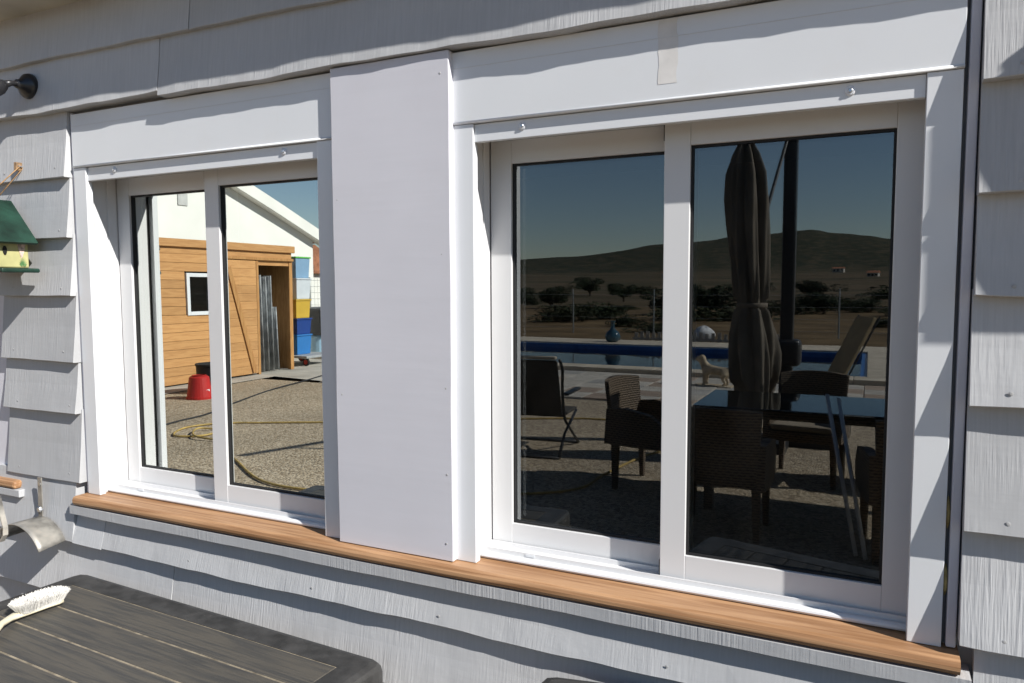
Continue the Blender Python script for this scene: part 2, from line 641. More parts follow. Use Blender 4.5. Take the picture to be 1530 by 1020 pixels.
m_foam = mat('yellowed_foam', (0.50, 0.38, 0.16), 0.9, vary=0.2, vscale=60, bump=0.6, bscale=120)
for za, zb in ((1.03, 1.085), (1.145, 1.20)):
    fb = MB().tube([(0.1283, 0.006, za), (0.1283, 0.002, za + .012), (0.1288, 0.001, (za + zb) / 2), (0.1280, 0.003, zb - .01), (0.1283, 0.006, zb)], [0.0008, 0.0030, 0.0036, 0.0026, 0.0008], 8)
    fb.build('foam_bead', m_foam, HOUSE, smooth=True)

# --- boards above the windows
siding(-5.0, -1.678, 2.215, 2.050, 0.020, 0.036, 41, 0.004, tr=0.006)
siding(-1.676, 3.0, 2.215, 2.047, 0.019, 0.0365, 42, 0.004)
siding(-5.0, -1.557, 2.365, 2.198, 0.020, 0.0365, 43, 0.003)
siding(-1.555, 3.0, 2.365, 2.194, 0.021, 0.036, 44, 0.003)

# --- boards below the sill
s = siding(-5.0, -2.102, 0.990, 0.800, 0.020, 0.043, 51, 0.003)
s = siding(-2.100, -1.972, 0.893, 0.799, 0.020, 0.0435, 52, 0.003)
s = siding(-1.970, 0.166, 0.893, 0.799, 0.020, 0.0435, 53, 0.004)
for nx in (-1.62, -1.2, -0.84, -0.33):
    nail(s, nx, 0.822, -0.039, 0.004)
low = [0.799, 0.635, 0.465, 0.295, 0.12]
for i in range(1, 5):
    j = [-1.70, -0.9, -2.0, -0.5][i - 1]
    s1 = siding(-5.0, j - 0.001, low[i - 1] + 0.012, low[i], 0.015, 0.043, 60 + i, 0.004)
    s2 = siding(j + 0.001, 0.166, low[i - 1] + 0.012, low[i], 0.015, 0.0435, 70 + i, 0.004)
    for nx in (j + 0.05, -0.2):
        nail(s2, nx, low[i] + 0.02, -0.041, 0.004)
# apron strip under the sill
def strip(x0, x1, y0, y1, z0, z1, name, m, seed, wav=0.0015, bevel=0.0015):
    n = max(2, int((x1 - x0) / 0.05))
    mb = MB()
    for i in range(n + 1):
        x = x0 + (x1 - x0) * i / n
        w = wav * fnoise(x, seed)
        mb.v += [(x, y0 + w * .6, z0 + w), (x, y0 + w * .6, z1), (x, y1, z1), (x, y1, z0)]
    for i in range(n):
        a, b = i * 4, i * 4 + 4
        for k in range(4):
            mb.f.append((a + k, b + k, b + (k + 1) % 4, a + (k + 1) % 4))
    mb.f.append((0, 1, 2, 3))
    mb.f.append(tuple(n * 4 + k for k in (3, 2, 1, 0)))
    return mb.build(name, m, HOUSE)
strip(-2.098, 0.166, -0.0475, 0.0135, 0.8905, 0.9150, 'apron_board', M_SIDE, 81)

# --- the oiled timber sill, bull-nosed
def sill(x0, x1, name='window_sill'):
    prof = [(0.045, 0.917), (-0.040, 0.917), (-0.047, 0.920), (-0.0505, 0.927), (-0.0505, 0.934), (-0.047, 0.941), (-0.040, 0.9437), (0.045, 0.9437)]
    n = len(prof)
    seg = 40
    mb = MB()
    for i in range(seg + 1):
        x = x0 + (x1 - x0) * i / seg
        w = 0.0012 * fnoise(x * .6, 5)
        for (y, z) in prof:
            mb.v.append((x, y + (w if y < 0 else 0), z + (w * .6 if z < .93 else 0)))
    for i in range(seg):
        for k in range(n):
            mb.f.append((i * n + k, (i + 1) * n + k, (i + 1) * n + (k + 1) % n, i * n + (k + 1) % n))
    mb.f.append(tuple(range(n)))
    mb.f.append(tuple(reversed(range(seg * n, seg * n + n))))
    return mb.build(name, M_SILL, HOUSE)
sill(-2.078, 0.150)
# neighbouring bay: end of its sill and the block under it
mb = MB().box(-3.6, -2.362, -0.048, 0.0135, 0.930, 0.9545)
mb.build('window_sill', M_SILL, HOUSE, 0.008)['label'] = 'end of the next timber sill beside the metal bracket'
MB().box(-3.6, -2.345, -0.0445, 0.0135, 0.9055, 0.9285).build('apron_board', M_SIDE, HOUSE, 0.002)

# --- painted cover board between the windows (gently warped)
mb = MB()
nz = 30
for i in range(nz + 1):
    z = 0.9455 + (2.046 - 0.9455) * i / nz
    w = 0.0015 * fnoise(z * .8, 3)
    xl, xr = -1.1215 + w, -0.8085 + w
    yy = -0.0265 + 0.001 * sin(z * 3)
    mb.v += [(xl, yy, z), (xr, yy, z), (xr, 0.0135, z), (xl, 0.0135, z)]
for i in range(nz):
    for k in range(4):
        mb.f.append((i * 4 + k, i * 4 + (k + 1) % 4, i * 4 + 4 + (k + 1) % 4, i * 4 + 4 + k))
mb.f.append((0, 3, 2, 1))
mb.f.append(tuple(nz * 4 + k for k in range(4)))
cb = mb.build('cover_board', M_PANEL, HOUSE, 0.0015, seg=1)
cb['label'] = 'wide pale lavender painted board between the windows'
for nx, nz_ in ((-0.825, 0.985), (-0.822, 1.14), (-0.823, 1.33), (-1.105, 1.30), (-1.108, 1.75), (-0.83, 2.0), (-0.83, 1.62)):
    nail(cb, nx, nz_, -0.0268, 0.003)

# --- eave
MB().box(-5.0, 3.0, -0.127, 0.2, 2.3405, 2.362).build('soffit', M_SOFFIT, HOUSE, 0.001)
fa = MB()
n = 130
for i in range(n + 1):
    x = -5.0 + 8.0 * i / n
    w = 0.006 * fnoise(x * 1.1, 12)
    fa.v += [(x, -0.146, 2.337 + w), (x, -0.146, 2.49), (x, -0.1275, 2.49), (x, -0.1275, 2.337 + w)]
for i in range(n):
    for k in range(4):
        fa.f.append((i * 4 + k, i * 4 + 4 + k, i * 4 + 4 + (k + 1) % 4, i * 4 + (k + 1) % 4))
fa.f.append((0, 1, 2, 3))
fa.f.append(tuple(n * 4 + k for k in (3, 2, 1, 0)))
fa.build('fascia', M_SOFFIT, HOUSE)
rf = MB()
rf.poly([(-5.2, -0.150, 2.495), (3.2, -0.150, 2.495), (3.2, 2.1, 3.3), (-5.2, 2.1, 3.3), (-5.2, -0.150, 2.555), (3.2, -0.150, 2.555), (3.2, 2.1, 3.36), (-5.2, 2.1, 3.36)],
        [(0, 1, 2, 3), (7, 6, 5, 4), (0, 4, 5, 1), (1, 5, 6, 2), (2, 6, 7, 3), (3, 7, 4, 0)])
rf.poly([(-5.2, 4.5, 2.47), (3.2, 4.5, 2.47), (3.2, 2.1, 3.3), (-5.2, 2.1, 3.3), (-5.2, 4.5, 2.53), (3.2, 4.5, 2.53), (3.2, 2.1, 3.36), (-5.2, 2.1, 3.36)],
        [(3, 2, 1, 0), (4, 5, 6, 7), (1, 5, 4, 0), (2, 6, 5, 1), (3, 7, 6, 2), (0, 4, 7, 3)])
rf.build('roof', mat('roof_felt', (0.12, 0.10, 0.09), 0.9), HOUSE)

# ================================================================== THE WINDOWS
def window(ox, label, glass, right):
    T = thing('sliding_window', label, 'window', (ox + W / 2, 0.0, ZB), group='sliding windows of the house')
    # flat outer casings
    for a, b in ((ox - 0.052, ox), (ox + W, ox + W + 0.0515)):
        MB().box(a, b, -0.008, 0.012, ZB + 0.0004, ZT - 0.0008).build('casing', M_PVC, T, 0.0012)
    # shutter box face with a lipped bottom edge
    bx = MB().box(ox - 0.052, ox + W + 0.052, -0.010, 0.0125, ZT, 2.043).build('shutter_box', M_PVC, T, 0.001)
    MB().box(ox - 0.0515, ox + W + 0.0515, -0.0108, -0.0095, 2.0085, 2.0095).build('seam_line', M_SASH, bx)
    mb = MB().tube([(ox - 0.052, -0.0098, ZT + 0.003), (ox + W + 0.052, -0.0098, ZT + 0.003)], 0.0028, 10)
    mb.build('bottom_bead', M_PVC, bx, smooth=True)
    if right:
        for (xa, xb, za, zb, lb) in ((-0.367, -0.331, 1.925, 2.041, 'strip of brown tape residue on the shutter box'),):
            t = MB()
            n = 14
            for i in range(n + 1):
                z = za + (zb - za) * i / n
                t.v += [(xa + 0.002 * fnoise(z * 9, 1), -0.0104, z), (xb + 0.003 * fnoise(z * 9, 4), -0.0104, z)]
            for i in range(n):
                t.f.append((2 * i, 2 * i + 1, 2 * i + 3, 2 * i + 2))
            q = t.build('tape_mark', M_TAPE if xa > -0.5 else M_TAPE2, bx)
            q['label'] = lb
    # stop strip with two capped screws
    st = MB().box(ox + 0.0005, ox + W - 0.0005, -0.002, 0.012, 1.8545, ZT - 0.0012).build('stop_strip', M_PVC, T, 0.0012)
    for sx in ((0.1115, 0.7225) if right else (0.115, 0.729)):
        c = MB().lathe([(0.0085, 0), (0.0085, -0.0012), (0.0065, -0.003), (0.005, -0.0032)], (ox + sx, -0.002, 1.878), 20, 'y').build('screw_cap', M_CAP, st, smooth=False)
        MB().lathe([(0.0042, 0), (0.0042, -0.001), (0.0028, -0.0022)], (ox + sx, -0.0048, 1.878), 12, 'y').build('screw', M_SCREW, st)
    # jambs, stepped for the two tracks, and black fills painting the shade in the shutter guides
    for sgn, jx in ((1, ox - 0.014), (-1, ox + W + 0.014)):
        def jb(d0, d1, y0, y1, nm, m, bv=0.001):
            a, b = jx + sgn * d0, jx + sgn * d1
            MB().box(min(a, b), max(a, b), y0, y1, 0.9445, 1.9045).build(nm, m, T, bv)
        jb(-0.0155, 0.000, 0.0225, 0.060, 'jamb', M_SASH)
        jb(-0.0155, -0.003, 0.060, 0.066, 'jamb_groove', M_SASH, 0)
        jb(-0.0155, 0.000, 0.066, 0.094, 'jamb', M_SASH)
        jb(-0.0155, -0.003, 0.094, 0.13, 'jamb_groove', M_SASH, 0)
        jb(-0.0155, -0.002, 0.0125, 0.0222, 'guide_shade_fill', M_DARK, 0)
    # head: black filler painting the shade of the open shutter slot, and track
    MB().box(ox - 0.0135, ox + W + 0.0135, 0.0125, 0.029, 1.876, 1.9045).build('shutter_shade_fill', M_DARK, T)
    MB().box(ox - 0.0135, ox + W + 0.0135, 0.030, 0.130, 1.874, 1.9045).build('frame_head', M_SASH, T, 0.001)
    # bottom track: rounded nose, ridge rails, drain covers
    nose = [(0.0305, 0.9446), (0.0265, 0.9462), (0.0250, 0.9498), (0.0262, 0.9535), (0.0300, 0.9556), (0.0345, 0.9560), (0.0345, 0.9446)]
    mb = MB()
    xs = (ox - 0.0138, ox + W + 0.0138)
    for x in xs:
        mb.v += [(x, y, z) for y, z in nose]
    k = len(nose)
    for i in range(k):
        mb.f.append((i, k + i, k + (i + 1) % k, (i + 1) % k))
    mb.f.append(tuple(range(k)))
    mb.f.append(tuple(reversed(range(k, 2 * k))))
    mb.build('track_nose', M_PVC, T)
    MB().box(ox - 0.0136, ox + W + 0.0136, 0.0347, 0.129, 0.9446, 0.9535).build('bottom_track', M_SASH, T)
    MB().box(ox - 0.0136, ox + W + 0.0136, 0.0470, 0.0500, 0.9536, 0.9640).build('track_rail', M_SASH, T)
    MB().box(ox - 0.0136, ox + 0.40, 0.0900, 0.0930, 0.9536, 0.9640).build('track_rail', M_SASH, T)
    for dx in (0.095,):
        MB().box(ox + dx, ox + dx + 0.022, 0.0455, 0.0468, 0.957, 0.962).build('drain_cover', M_PVC, T)

    def sash(x0, x1, yf, nm_label):
        z0, z1 = 0.9570, 1.8725
        sw = 0.051
        S = MB().box(x0, x0 + sw, yf, yf + 0.030, z0, z1)
        S = S.build('sash', M_SASH, T, 0.0012)
        S['label'] = nm_label
        MB().box(x1 - sw, x1, yf, yf + 0.030, z0, z1).build('stile', M_SASH, S, 0.0012)
        MB().box(x0 + sw + .0003, x1 - sw - .0003, yf + 0.0006, yf + 0.0294, z0, z0 + 0.052).build('bottom_rail', M_SASH, S, 0.0008)
        MB().box(x0 + sw + .0003, x1 - sw - .0003, yf + 0.0006, yf + 0.0294, z1 - 0.0505, z1).build('top_rail', M_SASH, S, 0.0008)
        gx0, gx1, gz0, gz1 = x0 + sw, x1 - sw, z0 + 0.052, z1 - 0.0505
        g = MB()
        w = 0.0045
        yg = yf + 0.007
        g.box(gx0, gx0 + w, yg, yg + 0.012, gz0, gz1).box(gx1 - w, gx1, yg, yg + 0.012, gz0, gz1)
        g.box(gx0 + w, gx1 - w, yg + .0002, yg + 0.0118, gz0, gz0 + w).box(gx0 + w, gx1 - w, yg + .0002, yg + 0.0118, gz1 - w, gz1)
        g.build('gasket', M_GASKET, S)
        p = MB()
        p.v = [(gx0 + .001, yg + 0.006, gz0 + .001), (gx1 - .001, yg + 0.006, gz0 + .001), (gx1 - .001, yg + 0.006, gz1 - .001), (gx0 + .001, yg + 0.006, gz1 - .001)]
        p.f = [(0, 1, 2, 3)]
        p.build('pane', glass, S)
        q = MB()
        q.v = [(x, y + 0.016, z) for x, y, z in p.v]
        q.v[1] = (q.v[1][0], q.v[1][1] + 0.0006, q.v[1][2])
        q.v[2] = (q.v[2][0], q.v[2][1] + 0.0006, q.v[2][2])
        q.f = [(0, 1, 2, 3)]
        q.build('inner_pane', M_GLASS_IN, S)
        return S
    c = ox + W / 2
    fs = sash(c - 0.0265, ox + W + 0.0125, 0.058, 'front sliding sash')
    sash(ox - 0.0125, c + 0.0265, 0.096, 'rear sliding sash')
    # dark brush seals at the front sash edge
    MB().box(c - 0.0285, c - 0.0267, 0.0600, 0.0860, 1.835, 1.872).build('brush_seal', M_GASKET, fs)
    MB().box(c - 0.0285, c - 0.0267, 0.0600, 0.0860, 0.9575, 0.992).build('brush_seal', M_GASKET, fs)
    return T

window(OXR, 'white sliding window with tape residue on its shutter box and dark see-through glass', M_GLASS_R, True)
window(OXL, 'white sliding window with mirror-like glass, beside the hanging birdhouse', M_GLASS_L, False)

# ================================================================== THINGS ON THE WALL
# wall spotlight
T = thing('wall_spotlight', 'small black swivel spotlight fixed to the board under the eave', 'lamp', (-2.217, -0.030, 2.10))
m_blk = mat('black_enamel', (0.02, 0.02, 0.022), 0.3, vary=0.1, spec=0.5)
MB().lathe([(0.036, 0.004), (0.036, -0.004), (0.033, -0.012), (0.022, -0.020), (0.013, -0.030), (0.012, -0.036)], (-2.217, -0.030, 2.135), 28, 'y').build('base', m_blk, T, smooth=True)
MB().tube([(-2.217, -0.060, 2.135), (-2.218, -0.080, 2.133), (-2.222, -0.100, 2.124)], [0.008, 0.008, 0.012], 12).build('arm', m_blk, T, smooth=True)
d = Vector((-0.25, -0.75, -0.45)).normalized()
p0 = Vector((-2.222, -0.098, 2.124))
MB().tube([p0 - d * 0.005, p0 + d * 0.01, p0 + d * 0.04, p0 + d * 0.09, p0 + d * 0.11, p0 + d * 0.112], [0.013, 0.022, 0.026, 0.030, 0.036, 0.034], 22).build('head', m_blk, T, smooth=True)
e = p0 + d * 0.1115
MB().tube([e, e + d * 0.002], [0.031, 0.031], 22).build('lens', mat('lamp_lens', (0.6, 0.6, 0.58), 0.15), T)

# birdhouse on a twine loop, hung from a nail
BX, BY = -2.325, -0.094
T = thing('birdhouse', 'small yellow wooden birdhouse with green roof hanging from twine', 'birdhouse', (BX, BY, 1.600), 0)
T.rotation_euler = (radians(2), 0, radians(90))
m_grn = mat('green_paint', (0.011, 0.040, 0.027), 0.5, vary=0.25, vscale=20, bump=0.15, bscale=80, spec=0.35)
m_yel = mat('yellow_paint', (0.43, 0.41, 0.19), 0.6, vary=0.08, vscale=20)
m_pink = mat('pink_plaster', (0.62, 0.48, 0.42), 0.8, vary=0.25, vscale=90, bump=0.5, bscale=150)
m_leaf = mat('painted_leaf', (0.08, 0.20, 0.07), 0.6)
m_twine = mat('twine', (0.45, 0.27, 0.13), 0.9, vary=0.2, vscale=120)
L = dict(local=True)
SQ = Matrix.Diagonal((0.42, 1.15, 1.0))
LB = dict(local=True, xf=SQ)
body = MB().poly([(-0.105, -0.087, 0.013), (0.105, -0.087, 0.013), (0.105, 0.087, 0.013), (-0.105, 0.087, 0.013), (-0.105, -0.083, 0.095), (0.105, -0.083, 0.095), (0.105, 0.083, 0.095), (-0.105, 0.083, 0.095), (-0.105, 0.0, 0.180), (0.105, 0.0, 0.180)],
                 [(0, 1, 2, 3), (0, 1, 5, 4), (1, 2, 6, 5), (2, 3, 7, 6), (3, 0, 4, 7), (4, 5, 9, 8), (6, 7, 8, 9), (5, 6, 9), (7, 4, 8)])
bo = body.build('body', m_yel, T, 0.004, **LB)
MB().box(-0.135, 0.12, -0.122, 0.122, 0.0, 0.0125).build('floor', m_grn, T, 0.004, **LB)
def slab4(a, b, c, d_, t):
    a, b, c, d_ = map(Vector, (a, b, c, d_))
    nn = (b - a).cross(d_ - a).normalized() * t
    return MB().poly([a, b, c, d_, a + nn, b + nn, c + nn, d_ + nn], [(3, 2, 1, 0), (4, 5, 6, 7), (0, 1, 5, 4), (1, 2, 6, 5), (2, 3, 7, 6), (3, 0, 4, 7)])
slab4((-0.15, -0.105, 0.080), (0.130, -0.105, 0.080), (0.130, 0.004, 0.205), (-0.15, 0.004, 0.205), 0.010).build('roof_panel', m_grn, T, 0.002, **LB)
slab4((0.130, 0.105, 0.080), (-0.15, 0.105, 0.080), (-0.15, 0.005, 0.206), (0.130, 0.005, 0.206), 0.010).build('roof_panel', m_grn, T, 0.002, **LB)
# painted motif on the front, slightly raised
ht = MB()
pts = [(0.020, 0.094), (0.078, 0.0935), (0.084, 0.085), (0.076, 0.066), (0.062, 0.047), (0.052, 0.040), (0.044, 0.052), (0.032, 0.075)]
def fy(z):
    return -0.087 + (z - 0.013) / 0.087 * 0.004 - 0.0012
ht.v = [(x, fy(z), z) for x, z in pts] + [(x, fy(z) + 0.002, z) for x, z in pts]
k = len(pts)
ht.f = [tuple(range(k)), tuple(reversed(range(k, 2 * k)))] + [(i, (i + 1) % k, k + (i + 1) % k, k + i) for i in range(k)]
ht.build('plaster_heart', m_pink, bo, **LB)
lf = MB()
for i in range(11):
    a = radians(-70 + 14 * i)
    ln = 0.030 - 0.008 * abs(i - 5) / 5
    x0, z0 = 0.060 + 0.0012 * (i - 5), 0.0165
    dx, dz = sin(a), cos(a) * 0.9 + 0.12
    px, pz = dz, -dx
    tip = (x0 + dx * ln, z0 + dz * ln)
    mid = (x0 + dx * ln * .45, z0 + dz * ln * .45)
    o = len(lf.v)
    for (x, z) in ((x0, z0), (mid[0] + px * .0016, mid[1] + pz * .0016), tip, (mid[0] - px * .0016, mid[1] - pz * .0016)):
        lf.v.append((x, fy(z) - 0.0002 - 0.00008 * i, z))
    lf.f.append((o, o + 1, o + 2, o + 3))
lf.build('painted_plant', m_leaf, bo, **LB)
MB().lathe([(0.013, 0), (0.013, -0.003)], (-0.055, fy(0.062) + 0.002, 0.062), 16, 'y').build('hole_shade_disc', M_DARK, bo, **LB)  # solid black disc, paints the shade inside the entrance
tw = MB()
nailp = Vector((-2.277 - BX, -0.030 - BY, 1.902 - 1.600))
rot = T.rotation_euler.to_matrix().inverted()
nailp = rot @ nailp
tw.tube([(-0.02, 0.004, 0.206), nailp + Vector((-0.006, 0, 0.004)), nailp + Vector((0, 0, 0.010))], 0.0016, 6)
tw.tube([(0.012, 0.004, 0.206), nailp + Vector((0.006, 0, 0.004)), nailp + Vector((0, 0, 0.010))], 0.0016, 6)
tw.build('twine_loop', m_twine, T, smooth=True, **L)
MB().tube([nailp + rot @ Vector((0, 0.045, 0.004)), nailp + rot @ Vector((0, -0.006, 0.009))], 0.0022, 8).build('nail', M_SCREW, T, **L)
MB().box(nailp.x - .010, nailp.x + .010, nailp.y + .004, nailp.y + .016, nailp.z - .004, nailp.z + .020).build('hook_plate', mat('rusty_plate', (0.35, 0.22, 0.12), 0.7, vary=0.3, vscale=60), T, 0.001, **L)

# weathered metal bracket with curved tray
T = thing('metal_bracket', 'weathered metal wall bracket with a curved tray and bent strap', 'bracket', (-2.24, -0.04, 0.80))
m_zinc = mat('weathered_zinc', (0.42, 0.40, 0.36), 0.5, vary=0.3, vscale=18, metallic=0.6, dirt=0.5, dirtcol=(0.28, 0.17, 0.09), bump=0.1, bscale=50)
def ribbon(path, wvec, th=0.0022):
    mb = MB()
    wv = Vector(wvec)
    P_ = [Vector(p) for p in path]
    for i, p in enumerate(P_):
        t = (P_[min(i + 1, len(P_) - 1)] - P_[max(i - 1, 0)]).normalized()
        nn = t.cross(wv).normalized() * th
        mb.v += [tuple(p - wv / 2), tuple(p + wv / 2), tuple(p + wv / 2 + nn), tuple(p - wv / 2 + nn)]
    for i in range(len(P_) - 1):
        for k in range(4):
            mb.f.append((i * 4 + k, i * 4 + 4 + k, i * 4 + 4 + (k + 1) % 4, i * 4 + (k + 1) % 4))
    mb.f.append((0, 1, 2, 3))
    q = (len(P_) - 1) * 4
    mb.f.append((q + 3, q + 2, q + 1, q))
    return mb
# saddle tray, arched about the wall normal
tr = MB()
na, nb = 16, 5
for i in range(na + 1):
    a = radians(28 + 124 * i / na)
    for j in range(nb + 1):
        v = j / nb
        rr = 0.112 + 0.012 * v
        tr.v.append((-2.225 - rr * cos(a) * 1.0, -0.046 - 0.085 * v, 0.752 + rr * sin(a) - 0.012 * v))
for i in range(na):
    for j in range(nb):
        q = i * (nb + 1) + j
        tr.f.append((q, q + 1, q + nb + 2, q + nb + 1))
to = tr.build('tray', m_zinc, T, smooth=True)
md = to.modifiers.new('thick', 'SOLIDIFY')
md.thickness = 0.0025
ribbon([(-2.235, -0.0445, 0.982), (-2.236, -0.0445, 0.92), (-2.237, -0.0455, 0.862)], (0.018, 0, 0), 0.003).build('back_strap', m_zinc, T)
ribbon([(-2.335, -0.165, 0.835), (-2.338, -0.160, 0.90), (-2.338, -0.150, 0.945), (-2.325, -0.145, 0.958), (-2.285, -0.145, 0.955), (-2.262, -0.150, 0.938), (-2.205, -0.168, 0.868), (-2.200, -0.172, 0.850), (-2.215, -0.174, 0.830)], (0, 0.014, 0), 0.003).build('front_strap', m_zinc, T)
MB().lathe([(0.010, 0), (0.010, -0.006), (0.007, -0.010)], (-2.236, -0.0448, 0.885), 6, 'y').build('bolt', M_SCREW, T)
MB().lathe([(0.006, 0), (0.006, -0.004)], (-2.235, -0.0448, 0.962), 10, 'y').build('bolt', M_SCREW, T)

# unseen cabinet added right of the windows to cast shade on the boards
T = thing('shade_cabinet', 'grey cabinet added out of view to shade the clapboards', 'cabinet', (0.68, -0.03, 1.80))
m_cab = mat('grey_cabinet', (0.45, 0.46, 0.46), 0.4, vary=0.03)
MB().box(0.53, 0.86, -0.150, -0.020, 1.80, 2.17).build('cabinet_body', m_cab, T, 0.006)
dr_ = MB().box(0.54, 0.85, -0.158, -0.1505, 1.81, 2.16).build('cabinet_door', m_cab, T, 0.003)
MB().lathe([(0.012, 0), (0.012, -0.006)], (0.565, -0.1585, 1.985), 14, 'y').build('lock', M_SCREW, dr_)

# ================================================================== BLACK RESIN TABLES
def resin_table(name, label, loc, rz, w, d_, h, nplank, across):
    """origin at floor under the back-left corner; +x along the wall, -y away from it"""
    T = thing(name, label, 'table', loc, rz, group='black wood-look resin tables')
    bw = 0.075
    th = 0.032
    top = h
    # planks
    if across:          # planks run away from the wall
        span = w - 2 * bw
        pw = span / nplank
        for i in range(nplank):
            a = bw + i * pw
            MB().box(a + .0025, a + pw - .0025, -d_ + bw + .002, -bw - .002, top - th, top).build('plank', M_RESIN2, T, 0.003, **L)
    else:
        span = d_ - 2 * bw
        pw = span / nplank
        for i in range(nplank):
            a = -bw - i * pw
            MB().box(bw + .002, w - bw - .002, a - pw + .0028, a - .0028, top - th, top).build('plank', M_RESIN, T, 0.0012, **L)
    MB().box(bw - .01, w - bw + .01, -d_ + bw - .01, -bw + .01, top - th - 0.004, top - 0.0012).build('groove_bed', M_GROOVE if not across else M_DARK, T, **L)
    # rounded, sloping border rails
    def rail(pts_in, pts_out, nm='border'):
        (ax, ay), (bx, by) = pts_in
        (cx, cy), (dx, dy) = pts_out
        mb = MB()
        rows = [(0.0, top - th), (0.0, top), (0.72, top), (0.90, top - 0.004), (0.97, top - 0.012), (1.0, top - 0.026), (1.0, top - 0.055), (0.93, top - 0.055)]
        for (px, py, qx, qy) in ((ax, ay, cx, cy), (bx, by, dx, dy)):
            for t, z in rows:
                mb.v.append((px + (qx - px) * t, py + (qy - py) * t, z))
        k = len(rows)
        for i in range(k):
            mb.f.append((i, k + i, k + (i + 1) % k, (i + 1) % k))
        mb.f.append(tuple(range(k)))
        mb.f.append(tuple(reversed(range(k, 2 * k))))
        return mb.build(nm, M_RESIN_EDGE, T, **L)
    c = 0.028           # corner cut
    I = [(bw, -bw), (w - bw, -bw), (w - bw, -d_ + bw), (bw, -d_ + bw)]
    rail((I[0], I[1]), ((c, 0), (w - c, 0)))
    rail((I[1], I[2]), ((w, -c), (w, -d_ + c)))
    rail((I[2], I[3]), ((w - c, -d_), (c, -d_)))
    rail((I[3], I[0]), ((0, -d_ + c), (0, -c)))
    for (ix, iy), (a, b) in zip(I, (((c, 0), (0, -c)), ((w, -c), (w - c, 0)), ((w - c, -d_), (w, -d_ + c)), ((0, -d_ + c), (c, -d_)))):
        mid = ((a[0] + b[0]) / 2 + (a[0] + b[0] - 2 * ix) * 0.055, (a[1] + b[1]) / 2 + (a[1] + b[1] - 2 * iy) * 0.055)
        rail(((ix, iy), (ix, iy)), (a, mid), 'corner')
        rail(((ix, iy), (ix, iy)), (mid, b), 'corner')
    for lx in (0.07, w - 0.07):
        for ly in (-0.07, -d_ + 0.07):
            MB().poly([(lx - .03, ly - .03, top - th - .003), (lx + .03, ly - .03, top - th - .003), (lx + .03, ly + .03, top - th - .003), (lx - .03, ly + .03, top - th - .003),
                       (lx - .022, ly - .022, 0), (lx + .022, ly - .022, 0), (lx + .022, ly + .022, 0), (lx - .022, ly + .022, 0)],
                      [(0, 1, 2, 3), (7, 6, 5, 4), (0, 4, 5, 1), (1, 5, 6, 2), (2, 6, 7, 3), (3, 7, 4, 0)]).build('leg', M_RESIN_EDGE, T, 0.004, **L)
    return T
M_RESIN2 = wood_mat('black_resin_cross', (0.055, 0.052, 0.048), (0.024, 0.024, 0.024), 'y', 1.0, 0.45, 0.10)
GZ = 0.004
resin_table('resin_table', 'black wood-look resin table with a white brush lying on it', (-2.016, -0.071, GZ), radians(-2.4), 1.092, 0.75, 0.740 - GZ, 6, False)
resin_table('resin_table', 'empty black slatted resin table turned askew under the dark window', (-0.572, -0.083, GZ), radians(12), 1.0, 0.70, 0.778 - GZ, 9, True)

# scrubbing brush
T = thing('scrubbing_brush', 'white scrubbing brush with cream handle on the black table', 'brush', (-1.885, -0.235, 0.741), radians(0))
m_bh = mat('cream_plastic', (0.68, 0.62, 0.46), 0.45, vary=0.04)
m_br = mat('white_bristle', (0.80, 0.78, 0.74), 0.9, vary=0.06, vscale=60)
hd = MB()
# head centre line from (-1.895,-.15) to (-1.900,-.29), then handle to (-1.75,-.46)
path = [(-1.880, -0.150, 0.752), (-1.886, -0.165, 0.7535), (-1.893, -0.20, 0.754), (-1.897, -0.25, 0.754), (-1.893, -0.285, 0.755), (-1.875, -0.320, 0.760), (-1.845, -0.360, 0.766), (-1.805, -0.405, 0.764), (-1.765, -0.450, 0.756), (-1.735, -0.485, 0.750)]
wd = [0.012, 0.024, 0.027, 0.027, 0.022, 0.0125, 0.0105, 0.0125, 0.0135, 0.008]
for i, p in enumerate(path):
    p = Vector(p)
    t = (Vector(path[min(i + 1, len(path) - 1)]) - Vector(path[max(i - 1, 0)])).normalized()
    sd = Vector((t.y, -t.x, 0)).normalized()
    for k in range(10):
        a = 2 * pi * k / 10
        q = p + sd * cos(a) * wd[i] + Vector((0, 0, 1)) * sin(a) * min(0.0085, wd[i])
        hd.v.append(tuple(q))
for i in range(len(path) - 1):
    for k in range(10):
        hd.f.append((i * 10 + k, i * 10 + (k + 1) % 10, i * 10 + 10 + (k + 1) % 10, i * 10 + 10 + k))
hd.f.append(tuple(range(10)))
hd.f.append(tuple(range((len(path) - 1) * 10, len(path) * 10)))
hd.build('handle', m_bh, T, smooth=True)
bs = MB()
rng = random.Random(3)
for i in range(5200):
    u = rng.random()
    v = rng.uniform(-1, 1)
    cx = -1.884 - 0.012 * sin(pi * u * 0.9)
    cy = -0.152 - 0.132 * u
    wv = 0.026 * sqrt(max(0.05, 1 - (2 * u - 1) ** 6))
    x, y = cx + v * wv, cy + rng.uniform(-.002, .002)
    ln = rng.uniform(0.026, 0.033)
    tx, ty = v * 0.014 + rng.uniform(-.007, .007), (u - 0.5) * -0.024 + rng.uniform(-.007, .007)
    r = 0.0007
    o = len(bs.v)
    zb = 0.758
    an = rng.uniform(0, pi)
    for q in range(3):
        bs.v.append((x + r * cos(an + q * 2.09), y + r * sin(an + q * 2.09), zb))
    for q in range(3):
        bs.v.append((x + tx + r * .7 * cos(an + q * 2.09), y + ty + r * .7 * sin(an + q * 2.09), zb + ln))
    bs.f += [(o, o + 1, o + 4, o + 3), (o + 1, o + 2, o + 5, o + 4), (o + 2, o, o + 3, o + 5), (o + 3, o + 4, o + 5)]
bo_ = bs.build('bristles', m_br, T)
